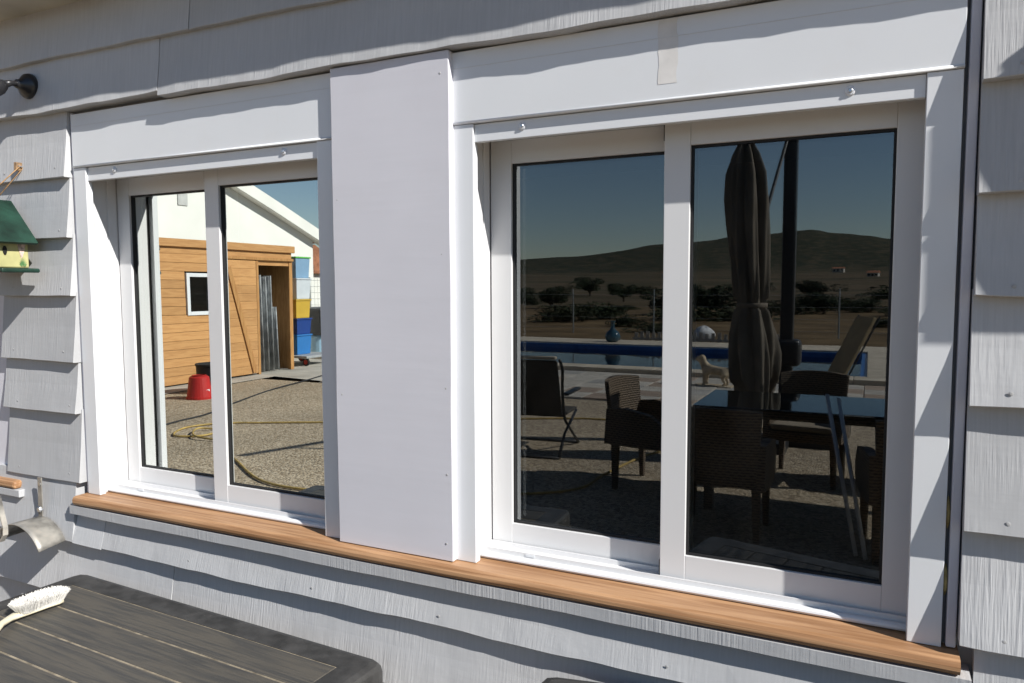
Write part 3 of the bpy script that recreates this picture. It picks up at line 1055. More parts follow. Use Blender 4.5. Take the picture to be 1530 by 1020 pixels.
bo_['kind'] = 'stuff'

T.location = (-1.850, -0.306, 0.7405)
T.scale = (0.8, 0.8, 0.85)

# ================================================================== GROUND AND TERRAIN
POOL = (-10.5, 0.0, -16.4, -11.45)
def axis_pts(lo, hi, fixed, step0, grow, limit):
    pts = list(fixed)
    a, s = min(fixed), step0
    while a > lo:
        a -= s
        s = min(s * grow, limit)
        pts.append(max(a, lo))
    a, s = max(fixed), step0
    while a < hi:
        a += s
        s = min(s * grow, limit)
        pts.append(min(a, hi))
    return sorted(set(round(p, 4) for p in pts))
def lerp_tab(tab, x):
    if x <= tab[0][0]:
        return tab[0][1]
    for (a, b), (c, d_) in zip(tab, tab[1:]):
        if x <= c:
            t = (x - a) / (c - a)
            t = t * t * (3 - 2 * t)
            return b + (d_ - b) * t
    return tab[-1][1]
ELEV = [(-180, 1.6), (-70, 0.8), (-48, 1.2), (-36, 1.7), (-26, 2.05), (-21.4, 2.2), (-17, 2.75), (-14.6, 3.1), (-11.9, 3.35), (-8, 3.55), (-4.4, 3.95), (-1.5, 3.5), (1.2, 3.25), (8, 3.5), (20, 2.7), (40, 1.5), (90, 1.0), (180, 1.6)]
def terr(x, y):
    dx, dy = x, y - 1.5
    r = hypot(dx, dy)
    az = math.degrees(atan2(dx, -dy))
    if r < 45:
        return -0.04
    t = min(1, (r - 45) / 120)
    z = -0.04 + t * 0.3 * (sin(x * 0.05) + cos(y * 0.041 + 1.0))
    f = min(1, max(0, (r - 120) / 600))
    z += f * f * (3 - 2 * f) * 13.0
    el = lerp_tab(ELEV, az)
    hmax = tan(radians(el)) * 1500
    g = min(1, max(0, (r - 720) / 780))
    g = g * g * (3 - 2 * g)
    rug = 1 + 0.02 * sin(az * 0.9 + r * 0.002) + 0.008 * sin(az * 3.3 + 1)
    z += g * (hmax * rug - 13.0)
    if r > 1500:
        z -= (r - 1500) * 0.05
    if 700 < r < 1700:
        z += 1.5 * sin(x * 0.012) * sin(y * 0.010)
    return z
gx = axis_pts(-2200, 2200, [-40, -30, -24, -18, -14, POOL[0], -7, -3.5, POOL[1], 4, 8, 14, 20, 28], 9, 1.12, 50)
gy = axis_pts(-2200, 1200, [-45, -38, -30, -24, -20, POOL[2], -14, POOL[3], -8, -4, 0, 6, 12, 20], 9, 1.12, 50)
tm = MB()
idx = {}
for i, x in enumerate(gx):
    for j, y in enumerate(gy):
        idx[i, j] = len(tm.v)
        tm.v.append((x, y, terr(x, y)))
for i in range(len(gx) - 1):
    for j in range(len(gy) - 1):
        cx, cy = (gx[i] + gx[i + 1]) / 2, (gy[j] + gy[j + 1]) / 2
        if POOL[0] < cx < POOL[1] and POOL[2] < cy < POOL[3]:
            continue
        tm.f.append((idx[i, j], idx[i + 1, j], idx[i + 1, j + 1], idx[i, j + 1]))

def terrain_mat():
    m = bpy.data.materials.new('dry_land')
    m.use_nodes = True
    n, l = m.node_tree.nodes, m.node_tree.links
    b = n['Principled BSDF']
    b.inputs['Roughness'].default_value = 0.95
    b.inputs['Specular IOR Level'].default_value = 0.1
    tc = n.new('ShaderNodeTexCoord')
    def nz(scale, st=(1, 1, 1), detail=5):
        mp = n.new('ShaderNodeMapping')
        mp.inputs['Scale'].default_value = st
        l.new(tc.outputs['Object'], mp.inputs['Vector'])
        t = n.new('ShaderNodeTexNoise')
        t.inputs['Scale'].default_value = scale
        t.inputs['Detail'].default_value = detail
        t.inputs['Roughness'].default_value = 0.65
        l.new(mp.outputs[0], t.inputs['Vector'])
        return t.outputs['Fac']
    def ramp(f, stops):
        r = n.new('ShaderNodeValToRGB')
        el = r.color_ramp.elements
        el[0].position, el[0].color = stops[0][0], (*stops[0][1], 1)
        el[1].position, el[1].color = stops[-1][0], (*stops[-1][1], 1)
        for p, c in stops[1:-1]:
            q = el.new(p)
            q.color = (*c, 1)
        l.new(f, r.inputs[0])
        return r.outputs[0]
    near = ramp(nz(0.5, detail=8), [(0.3, (0.075, 0.052, 0.028)), (0.5, (0.13, 0.088, 0.046)), (0.7, (0.20, 0.14, 0.075))])
    fields = ramp(nz(0.012, (0.35, 1.6, 1), 4), [(0.36, (0.03, 0.034, 0.018)), (0.45, (0.075, 0.058, 0.034)), (0.52, (0.12, 0.088, 0.054)), (0.58, (0.05, 0.047, 0.025)), (0.66, (0.10, 0.074, 0.046))])
    wood = ramp(nz(0.075, detail=9), [(0.35, (0.020, 0.026, 0.016)), (0.50, (0.032, 0.037, 0.021)), (0.60, (0.085, 0.066, 0.042)), (0.70, (0.05, 0.047, 0.028))])
    geo = n.new('ShaderNodeVectorMath')
    geo.operation = 'LENGTH'
    l.new(tc.outputs['Object'], geo.inputs[0])
    def mixc(a, b_, lo, hi):
        mr = n.new('ShaderNodeMapRange')
        mr.inputs['From Min'].default_value = lo
        mr.inputs['From Max'].default_value = hi
        l.new(geo.outputs['Value'], mr.inputs['Value'])
        mx = n.new('ShaderNodeMix')
        mx.data_type = 'RGBA'
        l.new(mr.outputs[0], mx.inputs['Factor'])
        l.new(a, mx.inputs['A'])
        l.new(b_, mx.inputs['B'])
        return mx.outputs['Result']
    c = mixc(near, fields, 40, 90)
    c = mixc(c, wood, 760, 900)
    l.new(c, b.inputs['Base Color'])
    return m
to_ = struct(tm.build('terrain', terrain_mat(), smooth=True))

# gravel yard as a sheet on top, and its edge of pavers
gv = MB()
gv.v = [(-40, -7.86, 0), (30, -7.86, 0), (30, 6, 0), (-40, 6, 0)]
gv.f = [(0, 1, 2, 3)]
struct(gv.build('gravel_yard', M_GRAVEL))
m_conc = mat('pale_concrete', (0.42, 0.39, 0.34), 0.9, vary=0.12, vscale=2, detail=8, bump=0.3, bscale=30)
sl = MB()
sl.v = [(-30, -14, .012), (-8.6, -14, .012), (-8.1, -8.0, .012), (-9.25, -8.15, .012), (-9.2, -6.0, .012), (-9.0, -3.0, .012), (-30, -3.0, .012)]
sl.f = [tuple(range(7))]
struct(sl.build('concrete_apron', m_conc))

# patio of square pavers
pat = struct(MB().poly([(-8.05, -10.95, -0.02), (12, -10.95, -0.02), (12, -7.87, -0.02), (-8.05, -7.87, -0.02), (-8.05, -10.95, 0.006), (12, -10.95, 0.006), (12, -7.87, 0.006), (-8.05, -7.87, 0.006)],
                       [(3, 2, 1, 0), (4, 5, 6, 7), (0, 1, 5, 4), (1, 2, 6, 5), (2, 3, 7, 6), (3, 0, 4, 7)]).build('patio', m_conc))
pms = [mat('paver_' + nm, c, 0.85, vary=0.1, vscale=4, rand=0.1, bump=0.15, bscale=30) for nm, c in (('pale', (0.46, 0.42, 0.36)), ('rose', (0.34, 0.26, 0.20)), ('grey', (0.38, 0.36, 0.33)))]
pmesh = []
for pm in pms:
    q = MB().box(-.2455, .2455, -.2455, .2455, 0, .022).build('paver', pm, pat, 0.006, seg=1)
    pmesh.append(q)
first = {}
for i in range(28):
    for j in range(6):
        if i * .5 - 8 > 6.0:
            continue
        k = 0 if (i + j) % 2 == 0 else (1 if random.random() < .5 else 2)
        if random.random() < .2:
            k = random.randrange(3)
        o = pmesh[k] if k not in first else pmesh[k].copy()
        if k in first:
            COL.objects.link(o)
            o.parent = pat
        first[k] = True
        o.location = (-7.78 + i * .5, -8.13 - j * .5, 0.0062 + random.uniform(0, .002))
        o.rotation_euler = (0, 0, random.choice((0, pi / 2, pi)))

# pool: blue tiled basin, water, pale raised coping
pool = thing('swimming_pool', 'blue tiled swimming pool with pale raised coping', 'pool', (-5.25, -13.9, -1.4))
m_ptile = mat('pool_tile', (0.03, 0.13, 0.38), 0.35, vary=0.12, vscale=8)
m_cop = mat('coping_stone', (0.52, 0.45, 0.35), 0.8, vary=0.08, vscale=3, bump=0.1, bscale=20, rand=0.05)
px0, px1, py0, py1 = POOL
bs_ = MB().box(px0, px1, py0, py1, -1.5, -1.4).box(px0, px0 + .1, py0, py1, -1.4, .06).box(px1 - .1, px1, py0, py1, -1.4, .06).box(px0 + .1, px1 - .1, py0, py0 + .1, -1.4, .06).box(px0 + .1, px1 - .1, py1 - .1, py1, -1.4, .06)
bs_.build('basin', m_ptile, pool)
wm = glass_mat('pool_water', 0.02, 1.0, (0.30, 0.62, 0.85))
for nd in wm.node_tree.nodes:
    if nd.type == 'FRESNEL':
        nd.inputs['IOR'].default_value = 1.33
    if nd.type == 'BUMP':
        nd.inputs['Strength'].default_value = 0.25
wt = MB()
wt.v = [(px0 + .1, py0 + .1, -.05), (px1 - .1, py0 + .1, -.05), (px1 - .1, py1 - .1, -.05), (px0 + .1, py1 - .1, -.05)]
wt.f = [(0, 1, 2, 3)]
wt.build('water', wm, pool)
def copings(x0, x1, y0, y1, along, n):
    for i in range(n):
        if along == 'x':
            a, b = x0 + (x1 - x0) * i / n, x0 + (x1 - x0) * (i + 1) / n
            MB().box(a + .003, b - .003, y0, y1, -0.03, .10).build('coping_slab', m_cop, pool, 0.012)
        else:
            a, b = y0 + (y1 - y0) * i / n, y0 + (y1 - y0) * (i + 1) / n
            MB().box(x0, x1, a + .003, b - .003, -0.03, .10).build('coping_slab', m_cop, pool, 0.012)
copings(px0 - .5, px1 + .45, py1 + .0, py1 + .50, 'x', 18)
copings(px0 - .5, px1 + .45, py0 - 1.5, py0 - .0, 'x', 12)
copings(px0 - .5, px0, py0 + .004, py1 - .004, 'y', 8)
copings(px1, px1 + .45, py0 + .004, py1 - .004, 'y', 8)
MB().box(.46, 9, -16.5, -10.96, -.03, .012).build('deck_slab', m_cop, pool, 0.01)

# ================================================================== THE SHED
SH = thing('timber_shed', 'honey coloured timber plank shed with flat roof and sliding door', 'shed', (-9.75, -7.0, 0.012))
m_hon = wood_mat('honey_timber', (0.51, 0.275, 0.108), (0.43, 0.22, 0.083), 'y', 0.55, 0.6, 0.13)
m_honz = wood_mat('honey_timber_upright', (0.47, 0.25, 0.09), (0.36, 0.17, 0.055), 'z', 0.6, 0.6, 0.08)
SX, SYR, SYL = -9.75, -9.18, -3.6
rows = 15
pz = 2.05 / rows
for i in range(rows):
    z0 = 0.03 + i * pz
    for (a, b) in ((-7.62, SYL),) if z0 + pz < 2.03 else ((SYR, SYL),):
        if 1.10 < z0 + pz / 2 < 1.80 and a == -7.62:
            segs = ((-7.62, -7.22), (-6.70, SYL))
        else:
            segs = ((a, b),)
        for s0, s1 in segs:
            MB().box(SX - .022, SX + .002 * (i % 2), s0 + .001, s1 - .001, z0 + .003, z0 + pz - .001).build('plank', m_hon, SH, 0.004, seg=1)
for i in range(1):
    MB().box(SX - .022, SX + .0, SYR, SYL, 2.081, 2.20).build('plank', m_hon, SH, 0.004, seg=1)
MB().box(SX - .01, SX + .045, SYR - .05, SYL + .05, 2.19, 2.315).build('fascia', m_hon, SH, 0.006)
# carcass: dark inside, other three walls and roof
m_in = mat('shed_inside', (0.10, 0.07, 0.04), 0.9)
MB().box(-11.7, -11.66, SYR, SYL, .02, 2.2).box(-11.66, SX - .03, SYL - .03, SYL, .02, 2.2).box(-11.66, SX - .03, SYR, SYR + .03, .02, 2.2).build('wall', m_honz, SH)
MB().box(-11.66, SX - .024, -7.66, -7.62, .02, 2.1).build('partition', m_in, SH)
MB().box(-11.75, SX - .011, SYR - .04, SYL + .04, 2.205, 2.28).build('roof', mat('shed_roof', (0.2, 0.19, 0.18), 0.9), SH)
MB().box(SX - .06, SX + .012, SYR - .002, SYR + .085, .012, 2.07).build('corner_post', m_honz, SH, 0.004)
MB().box(SX - .03, SX + .03, -8.31, -8.255, .012, 2.06).build('door_post', m_honz, SH, 0.004)
MB().box(SX - .02, SX + .05, SYR, -7.5, 2.035, 2.08).build('door_track', m_honz, SH, 0.004)
# sliding door: planks, frame and diagonal brace
dy0, dy1 = -8.25, -7.60
for i in range(14):
    z0 = .04 + i * .1415
    MB().box(SX + .014, SX + .032, dy0 + .002, dy1, z0 + .001, z0 + .1405).build('door_plank', m_hon, SH, 0.003, seg=1)
a, b = Vector((SX + .045, dy0 + .10, .06)), Vector((SX + .045, dy1 - .02, 1.9))
dv = (b - a).normalized()
sv = Vector((0, -dv.z, dv.y)) * 0.045
nv = Vector((.012, 0, 0))
MB().poly([a - sv - nv, a + sv - nv, b + sv - nv, b - sv - nv, a - sv + nv, a + sv + nv, b + sv + nv, b - sv + nv], [(3, 2, 1, 0), (4, 5, 6, 7), (0, 1, 5, 4), (1, 2, 6, 5), (2, 3, 7, 6), (3, 0, 4, 7)]).build('door_brace', m_honz, SH, 0.003)
# window in the shed
wf = MB()
wy0, wy1, wz0, wz1 = -7.205, -6.715, 1.115, 1.785
wf.box(SX - .03, SX + .022, wy0, wy0 + .06, wz0, wz1).box(SX - .03, SX + .022, wy1 - .06, wy1, wz0, wz1)
wf.box(SX - .03, SX + .0215, wy0 + .06, wy1 - .06, wz0, wz0 + .06).box(SX - .03, SX + .0215, wy0 + .06, wy1 - .06, wz1 - .06, wz1)
wfo = wf.build('window_frame', M_PVC, SH, 0.004)
pn = MB()
pn.v = [(SX - .005, wy0 + .06, wz0 + .06), (SX - .005, wy1 - .06, wz0 + .06), (SX - .005, wy1 - .06, wz1 - .06), (SX - .005, wy0 + .06, wz1 - .06)]
pn.f = [(0, 1, 2, 3)]
pn.build('pane', glass_mat('shed_glass', 0.08, 1, (0.4, 0.4, 0.4)), wfo)

# corrugated sheets stacked on end in the shed doorway
m_gal = mat('galvanised_sheet', (0.50, 0.52, 0.53), 0.5, metallic=0.3, vary=0.2, vscale=6)
for i in range(5):
    mb = MB()
    y0 = -8.36 - i * .125
    hgt = (1.80, 1.78, 1.75, 1.77, 1.2)[i]
    k = 28
    wid = 0.75
    for q in range(k + 1):
        t = q / k
        x = SX - .05 - wid * t
        yy = y0 + .012 * sin(t * 2 * pi * 9) - .05 * t
        mb.v += [(x, yy, .03), (x, yy + .05, hgt), (x, yy - .003, .03), (x, yy + .047, hgt)]
    for q in range(k):
        o = q * 4
        mb.f += [(o, o + 4, o + 5, o + 1), (o + 2, o + 3, o + 7, o + 6), (o + 1, o + 5, o + 7, o + 3), (o, o + 2, o + 6, o + 4)]
    mb.f += [(0, 1, 3, 2), (k * 4, k * 4 + 2, k * 4 + 3, k * 4 + 1)]
    ob = mb.build('corrugated_sheet', m_gal, smooth=True)
    tag(ob, 'grey corrugated metal sheet standing on end in the shed doorway', 'metal sheet', 'metal sheets in the shed')

# ================================================================== WHITE GABLE HOUSE
NH = thing('gable_house', 'white rendered house with a pitched roof behind the timber shed', 'house', (-16, -8, 0))
m_white = mat('white_render', (0.80, 0.79, 0.74), 0.85, vary=0.03, vscale=1.2, bump=0.1, bscale=15)
hx, hx2, hyR, hyL, ez, ry, rz_ = -12.6, -22, -13.1, -2.5, 2.75, -7.8, 4.75
MB().poly([(hx, hyR, 0), (hx, hyL, 0), (hx, hyL, ez), (hx, ry, rz_), (hx, hyR, ez), (hx2, hyR, 0), (hx2, hyL, 0), (hx2, hyL, ez), (hx2, ry, rz_), (hx2, hyR, ez)],
          [(0, 1, 2, 3, 4), (9, 8, 7, 6, 5), (0, 4, 9, 5), (1, 6, 7, 2), (2, 7, 8, 3), (3, 8, 9, 4), (0, 5, 6, 1)]).build('wall', m_white, NH)
m_tiles = mat('terracotta_tiles', (0.36, 0.15, 0.08), 0.85, vary=0.25, vscale=5)
def pitch(y0, z0, y1, z1, nm, m, xa, xb, t0, t1):
    MB().poly([(xa, y0, z0 + t0), (xa, y1, z1 + t0), (xa, y1, z1 + t1), (xa, y0, z0 + t1), (xb, y0, z0 + t0), (xb, y1, z1 + t0), (xb, y1, z1 + t1), (xb, y0, z0 + t1)],
              [(0, 1, 2, 3), (7, 6, 5, 4), (0, 4, 5, 1), (1, 5, 6, 2), (2, 6, 7, 3), (3, 7, 4, 0)]).build(nm, m, NH)
sl_ = (rz_ - ez) / (ry - hyR)
for (ye, sg) in ((hyR, -1), (hyL, 1)):
    oy = ye + sg * 0.45
    zz = ez - 0.45 * sl_
    pitch(oy, zz, ry, rz_, 'verge_board', m_white, hx + .22, hx - .05, -.03, .24)
    pitch(oy, zz, ry, rz_, 'roof_slope', m_tiles, hx - .06, hx2 - .3, .10, .235)
MB().box(hx, hx + .02, -9.25, -9.02, 3.22, 3.46).build('wall_vent', mat('grey_vent', (0.5, 0.5, 0.48), 0.6), NH)
MB().tube([(hx - .2, hyR - .08, 2.6), (hx - .2, hyR - .08, 0)], .05, 10).build('downpipe', mat('pale_blue_pipe', (0.35, 0.45, 0.55), 0.5), NH)

# small house further off with red roof
SHS = thing('small_white_house', 'small white house with a red tiled roof beyond the wire fence', 'house', (-21, -20.2, 0))
MB().box(-24, -19.5, -23.0, -19.0, -.04, 2.2).build('wall', m_white, SHS)
MB().poly([(-19.3, -23.3, 2.1), (-19.3, -18.7, 2.1), (-24.2, -18.7, 2.1), (-24.2, -23.3, 2.1), (-19.3, -21, 3.2), (-24.2, -21, 3.2)], [(3, 2, 1, 0), (0, 1, 4), (1, 2, 5, 4), (2, 3, 5), (3, 0, 4, 5)]).build('roof', m_tiles, SHS)

# ---- stacked crates behind the shed corner, trolley, tank, wire fence
def crate(col, x, y, z, w, d_, h, label, lid=None):
    m = mat('plastic_%d_%d_%d' % tuple(int(c * 100) for c in col), col, 0.4, vary=0.04)
    T = thing('storage_crate', label, 'crate', (x, y, z), group='crates stacked behind the shed')
    t = 0.006
    bx_ = MB().poly([(-w / 2 * .9, -d_ / 2 * .9, 0), (w / 2 * .9, -d_ / 2 * .9, 0), (w / 2 * .9, d_ / 2 * .9, 0), (-w / 2 * .9, d_ / 2 * .9, 0), (-w / 2, -d_ / 2, h - .03), (w / 2, -d_ / 2, h - .03), (w / 2, d_ / 2, h - .03), (-w / 2, d_ / 2, h - .03)],
                    [(0, 3, 2, 1), (4, 5, 6, 7), (0, 1, 5, 4), (1, 2, 6, 5), (2, 3, 7, 6), (3, 0, 4, 7)])
    bx_.build('tub', m, T, 0.012, **L)
    ml = mat('plastic_lid_%d' % int(lid[1] * 100), lid, 0.4, vary=0.03) if lid else m
    MB().box(-w / 2 - .015, w / 2 + .015, -d_ / 2 - .015, d_ / 2 + .015, h - .0295, h).build('rim' if not lid else 'lid', ml, T, 0.006, **L)
cz = 0.215
for col, h, lb, lid in (((0.03, 0.17, 0.45), .40, 'bright blue plastic crate standing on the trolley', None),
                        ((0.015, 0.05, 0.22), .32, 'navy plastic crate under the yellow one', None),
                        ((0.55, 0.36, 0.05), .38, 'yellow plastic crate in the stack beside the shed', None),
                        ((0.58, 0.62, 0.66), .42, 'pale grey plastic crate on top of the yellow one', None),
                        ((0.22, 0.36, 0.52), .42, 'pale blue crate with green lid at the top of the stack', (0.12, 0.45, 0.08))):
    crate(col, -10.35, -9.93 + random.uniform(-.02, .02), cz, .42, .42, h, lb, lid)
    cz += h + .001
TR = thing('platform_trolley', 'low grey platform trolley with red wheels under the stack of crates', 'trolley', (-10.25, -10.05, 0.012))
MB().box(-10.7, -9.8, -10.45, -9.6, .165, .2145).build('platform', mat('trolley_grey', (0.35, 0.36, 0.37), 0.5), TR, 0.01)
m_red = mat('red_wheel', (0.40, 0.03, 0.02), 0.5)
for wx in (-10.6, -9.9):
    for wy in (-10.36, -9.7):
        w_ = MB().lathe([(.05, -.02), (.076, -.02), (.076, .02), (.05, .02)], (wx, wy, .089), 20, 'y').build('wheel', mat('dark_tyre', (0.03, 0.03, 0.03), 0.8), TR)
        MB().lathe([(.048, -.022), (.048, .022)], (wx, wy, .089), 16, 'y').build('rim', m_red, w_)
        MB().box(wx - .02, wx + .02, wy - .03, wy + .03, .150, .166).build('fork', M_SCREW, TR)
TK = thing('water_tank', 'dark grey water tank on pale blue drums behind the wire fence', 'tank', (-11.2, -11.6, 0.012))
MB().box(-11.7, -10.7, -12.2, -11.1, .50, 1.10).build('tank', mat('tank_grey', (0.07, 0.075, 0.08), 0.5), TK, 0.05, seg=3)
for wy in (-11.9, -11.4):
    MB().lathe([(.2, 0), (.22, .05), (.22, .44), (.2, .488)], (-11.0, wy, .012), 20).build('drum', mat('pale_blue_drum', (0.35, 0.55, 0.72), 0.4), TK)
def wire_fence(name, label, A, B, h, npost, nwire, nvert=0):
    A, B = Vector(A), Vector(B)
    F = thing(name, label, 'fence', tuple(A))
    m = mat('fence_wire', (0.32, 0.34, 0.34), 0.5, metallic=0.5)
    for i in range(npost):
        p = A.lerp(B, i / (npost - 1))
        MB().tube([p, p + Vector((0, 0, h))], .024, 8).build('post', m, F)
    for i in range(nwire):
        z = Vector((0, 0, h * (i + .5) / nwire))
        MB().tube([A + z, B + z], .0035, 4).build('wire', m, F)
    if nvert:
        mb = MB()
        for i in range(nvert):
            p = A.lerp(B, (i + .5) / nvert)
            mb.tube([p + Vector((0, 0, .03)), p + Vector((0, 0, h - .02))], .003, 4, False)
        q = mb.build('wire_mesh', m, F)
        q['kind'] = 'stuff'
    return F
wire_fence('wire_fence', 'welded wire panel fence beside the crates and the tank', (-12.3, -12.6, 0), (-8.5, -12.9, 0), 1.8, 3, 12, 40)
wire_fence('wire_fence', 'thin wire fence with grey posts beyond the pool', (-26, -21.5, -.04), (16, -23.5, -.04), 1.5, 16, 4)

# red bucket, upside down, and black tub
B_ = thing('bucket', 'upturned red plastic bucket on the gravel by the shed', 'bucket', (-8.43, -5.75, 0))
m_rd = mat('red_plastic', (0.42, 0.020, 0.017), 0.45, vary=0.06)
MB().lathe([(.185, .0), (.185, .03), (.172, .032), (.135, .30), (.118, .315), (.02, .318)], (-8.43, -5.75, 0), 28).build('shell', m_rd, B_, smooth=False)
MB().lathe([(.10, .3185), (.10, .33), (.085, .33), (.085, .3185)], (-8.43, -5.75, 0), 24).build('foot_ring', m_rd, B_)
MB().box(-8.283, -8.272, -5.785, -5.735, .10, .135).build('label_patch', M_PVC, B_)
TB = thing('round_tub', 'black rubber tub standing behind the red bucket', 'tub', (-8.72, -6.28, 0))
MB().lathe([(.20, 0), (.235, .03), (.25, .40), (.262, .41), (.262, .435), (.235, .435), (.22, .06), (.02, .05)], (-8.72, -6.28, 0.0), 32).build('tub_wall', mat('black_tub', (0.02, 0.02, 0.02), 0.7), TB)
for s in (-1, 1):
    MB().tube([(-8.72 + s * .255, -6.34, .40), (-8.72 + s * .30, -6.33, .38), (-8.72 + s * .30, -6.23, .38), (-8.72 + s * .255, -6.22, .40)], .012, 8).build('handle', MATS['black_tub'], TB)

# hose and cable lying on the gravel
def smooth_path(pts, n=8):
    P_ = [Vector(p) for p in pts]
    out = []
    for i in range(len(P_) - 1):
        p0, p1, p2, p3 = P_[max(i - 1, 0)], P_[i], P_[i + 1], P_[min(i + 2, len(P_) - 1)]
        for k in range(n):
            t = k / n
            out.append(.5 * ((2 * p1) + (-p0 + p2) * t + (2 * p0 - 5 * p1 + 4 * p2 - p3) * t * t + (-p0 + 3 * p1 - 3 * p2 + p3) * t ** 3))
    out.append(P_[-1])
    return out
hz = .014
hose = MB().tube(smooth_path([(-.9, -6.75, hz), (-2.45, -6.49, hz), (-3.21, -6.33, hz), (-4.6, -5.55, hz), (-5.56, -5.06, hz), (-6.2, -4.72, hz), (-6.52, -4.55, hz), (-6.75, -4.1, hz), (-6.50, -3.72, hz), (-6.22, -3.84, hz), (-6.3, -4.12, hz), (-6.5, -4.02, hz + .02), (-6.2, -3.72, hz + .02), (-5.72, -3.68, hz), (-5.03, -3.23, hz), (-4.17, -2.77, hz), (-3.2, -2.9, hz), (-2.3, -3.28, hz), (-1.96, -3.6, hz), (-1.92, -4.03, hz), (-1.8, -4.87, hz), (-1.55, -5.5, hz)]), .010, 8)
tag(hose.build('garden_hose', mat('yellow_hose', (0.42, 0.29, 0.09), 0.6, vary=0.15, vscale=10), smooth=True), 'yellow garden hose looping across the gravel', 'hose')
cab = MB().tube(smooth_path([(-6.6, -2.6, .009), (-7.12, -4.11, .009), (-7.24, -4.77, .009), (-7.58, -5.56, .009), (-8.05, -6.72, .009), (-8.30, -7.8, .02), (-8.60, -8.92, .022), (-8.7, -10.5, .022)]), .011, 6)
tag(cab.build('power_cable', mat('black_cable', (0.02, 0.02, 0.022), 0.6), smooth=True), 'black power cable lying across the gravel towards the shed', 'cable')

# ================================================================== TERRACE FURNITURE
def wicker_mat():
    m = bpy.data.materials.new('wicker')
    m.use_nodes = True
    n, l = m.node_tree.nodes, m.node_tree.links
    b = n['Principled BSDF']
    b.inputs['Roughness'].default_value = 0.6
    tc = n.new('ShaderNodeTexCoord')
    br = n.new('ShaderNodeTexWave')
    br.bands_direction = 'Z'
    br.inputs['Scale'].default_value = 18
    br.inputs['Distortion'].default_value = 1.0
    l.new(tc.outputs['Object'], br.inputs['Vector'])
    ck = n.new('ShaderNodeTexChecker')
    ck.inputs['Scale'].default_value = 45
    l.new(tc.outputs['Object'], ck.inputs['Vector'])
    mx = n.new('ShaderNodeMath')
    mx.operation = 'MULTIPLY_ADD'
    mx.inputs[1].default_value = 0.4
    l.new(ck.outputs['Fac'], mx.inputs[0])
    l.new(br.outputs['Fac'], mx.inputs[2])
    rp = n.new('ShaderNodeValToRGB')
    rp.color_ramp.elements[0].color = (0.035, 0.022, 0.012, 1)
    rp.color_ramp.elements[1].color = (0.21, 0.15, 0.095, 1)
    l.new(mx.outputs[0], rp.inputs[0])
    l.new(rp.outputs[0], b.inputs['Base Color'])
    bp = n.new('ShaderNodeBump')
    bp.inputs['Strength'].default_value = 0.9
    bp.inputs['Distance'].default_value = 0.008
    l.new(mx.outputs[0], bp.inputs['Height'])
    l.new(bp.outputs[0], b.inputs['Normal'])
    return m
M_WICK = wicker_mat()
m_cush = mat('taupe_cushion', (0.30, 0.25, 0.19), 0.9)
def wicker_chair(label, loc, rz, src=None):
    if src is not None:
        return dup(src, loc=loc, rotz=rz, label=label)
    T = thing('wicker_chair', label, 'chair', loc, rz, group='wicker chairs round the glass table')
    # faces +y (local); back at -y
    MB().box(-.25, .25, -.24, .26, .34, .42).build('seat', M_WICK, T, 0.015, **L)
    MB().box(-.23, .23, -.21, .25, .4205, .47).build('cushion', m_cush, T, 0.02, **L)
    bk = MB()
    nx_, nz_ = 8, 6
    for side in (0, 1):
        for j in range(nz_ + 1):
            v = j / nz_
            for i in range(nx_ + 1):
                u = -1 + 2 * i / nx_
                x = u * (.24 + .025 * v)
                y = -.25 - .10 * v + .05 * u * u * (0.4 + v) - (0.035 if side else 0)
                z = .36 + .48 * v - .02 * u * u * v
                bk.v.append((x, y, z))
    K = (nx_ + 1) * (nz_ + 1)
    for j in range(nz_):
        for i in range(nx_):
            a = j * (nx_ + 1) + i
            bk.f.append((a, a + 1, a + nx_ + 2, a + nx_ + 1))
            bk.f.append((K + a, K + a + nx_ + 1, K + a + nx_ + 2, K + a + 1))
    for i in range(nx_):
        a, b = i, nz_ * (nx_ + 1) + i
        bk.f.append((a, K + a, K + a + 1, a + 1))
        bk.f.append((b, b + 1, K + b + 1, K + b))
    for j in range(nz_):
        a, b = j * (nx_ + 1), j * (nx_ + 1) + nx_
        bk.f.append((a, a + nx_ + 1, K + a + nx_ + 1, K + a))
        bk.f.append((b, K + b, K + b + nx_ + 1, b + nx_ + 1))
    bk.build('backrest', M_WICK, T, **L)
    for s in (-1, 1):
        ar = MB()
        pth = [(s * .262, -.285, .62), (s * .275, -.12, .635), (s * .275, .08, .60), (s * .268, .21, .50), (s * .262, .25, .38)]
        for p in pth:
            ar.v += [(p[0] - .026, p[1], p[2]), (p[0] + .026, p[1], p[2]), (p[0] + .024, p[1] - .02, .35), (p[0] - .024, p[1] - .02, .35)]
        for i in range(4):
            for k in range(4):
                ar.f.append((i * 4 + k, i * 4 + 4 + k, i * 4 + 4 + (k + 1) % 4, i * 4 + (k + 1) % 4))
        ar.f += [(0, 1, 2, 3), (19, 18, 17, 16)]
        ar.build('armrest', M_WICK, T, **L)
        for yy in (-.235, .225):
            MB().poly([(s * .232 - .025, yy - .025, .345), (s * .232 + .025, yy - .025, .345), (s * .232 + .025, yy + .025, .345), (s * .232 - .025, yy + .025, .345),
                       (s * .238 - .017, yy - .017, 0), (s * .238 + .017, yy - .017, 0), (s * .238 + .017, yy + .017, 0), (s * .238 - .017, yy + .017, 0)],
                      [(0, 1, 2, 3), (7, 6, 5, 4), (0, 4, 5, 1), (1, 5, 6, 2), (2, 6, 7, 3), (3, 7, 4, 0)]).build('leg', M_WICK, T, **L)
    return T
c0 = wicker_chair('wicker armchair at the short end of the glass table beside the folding chair', (-1.45, -3.95, 0), radians(-80))
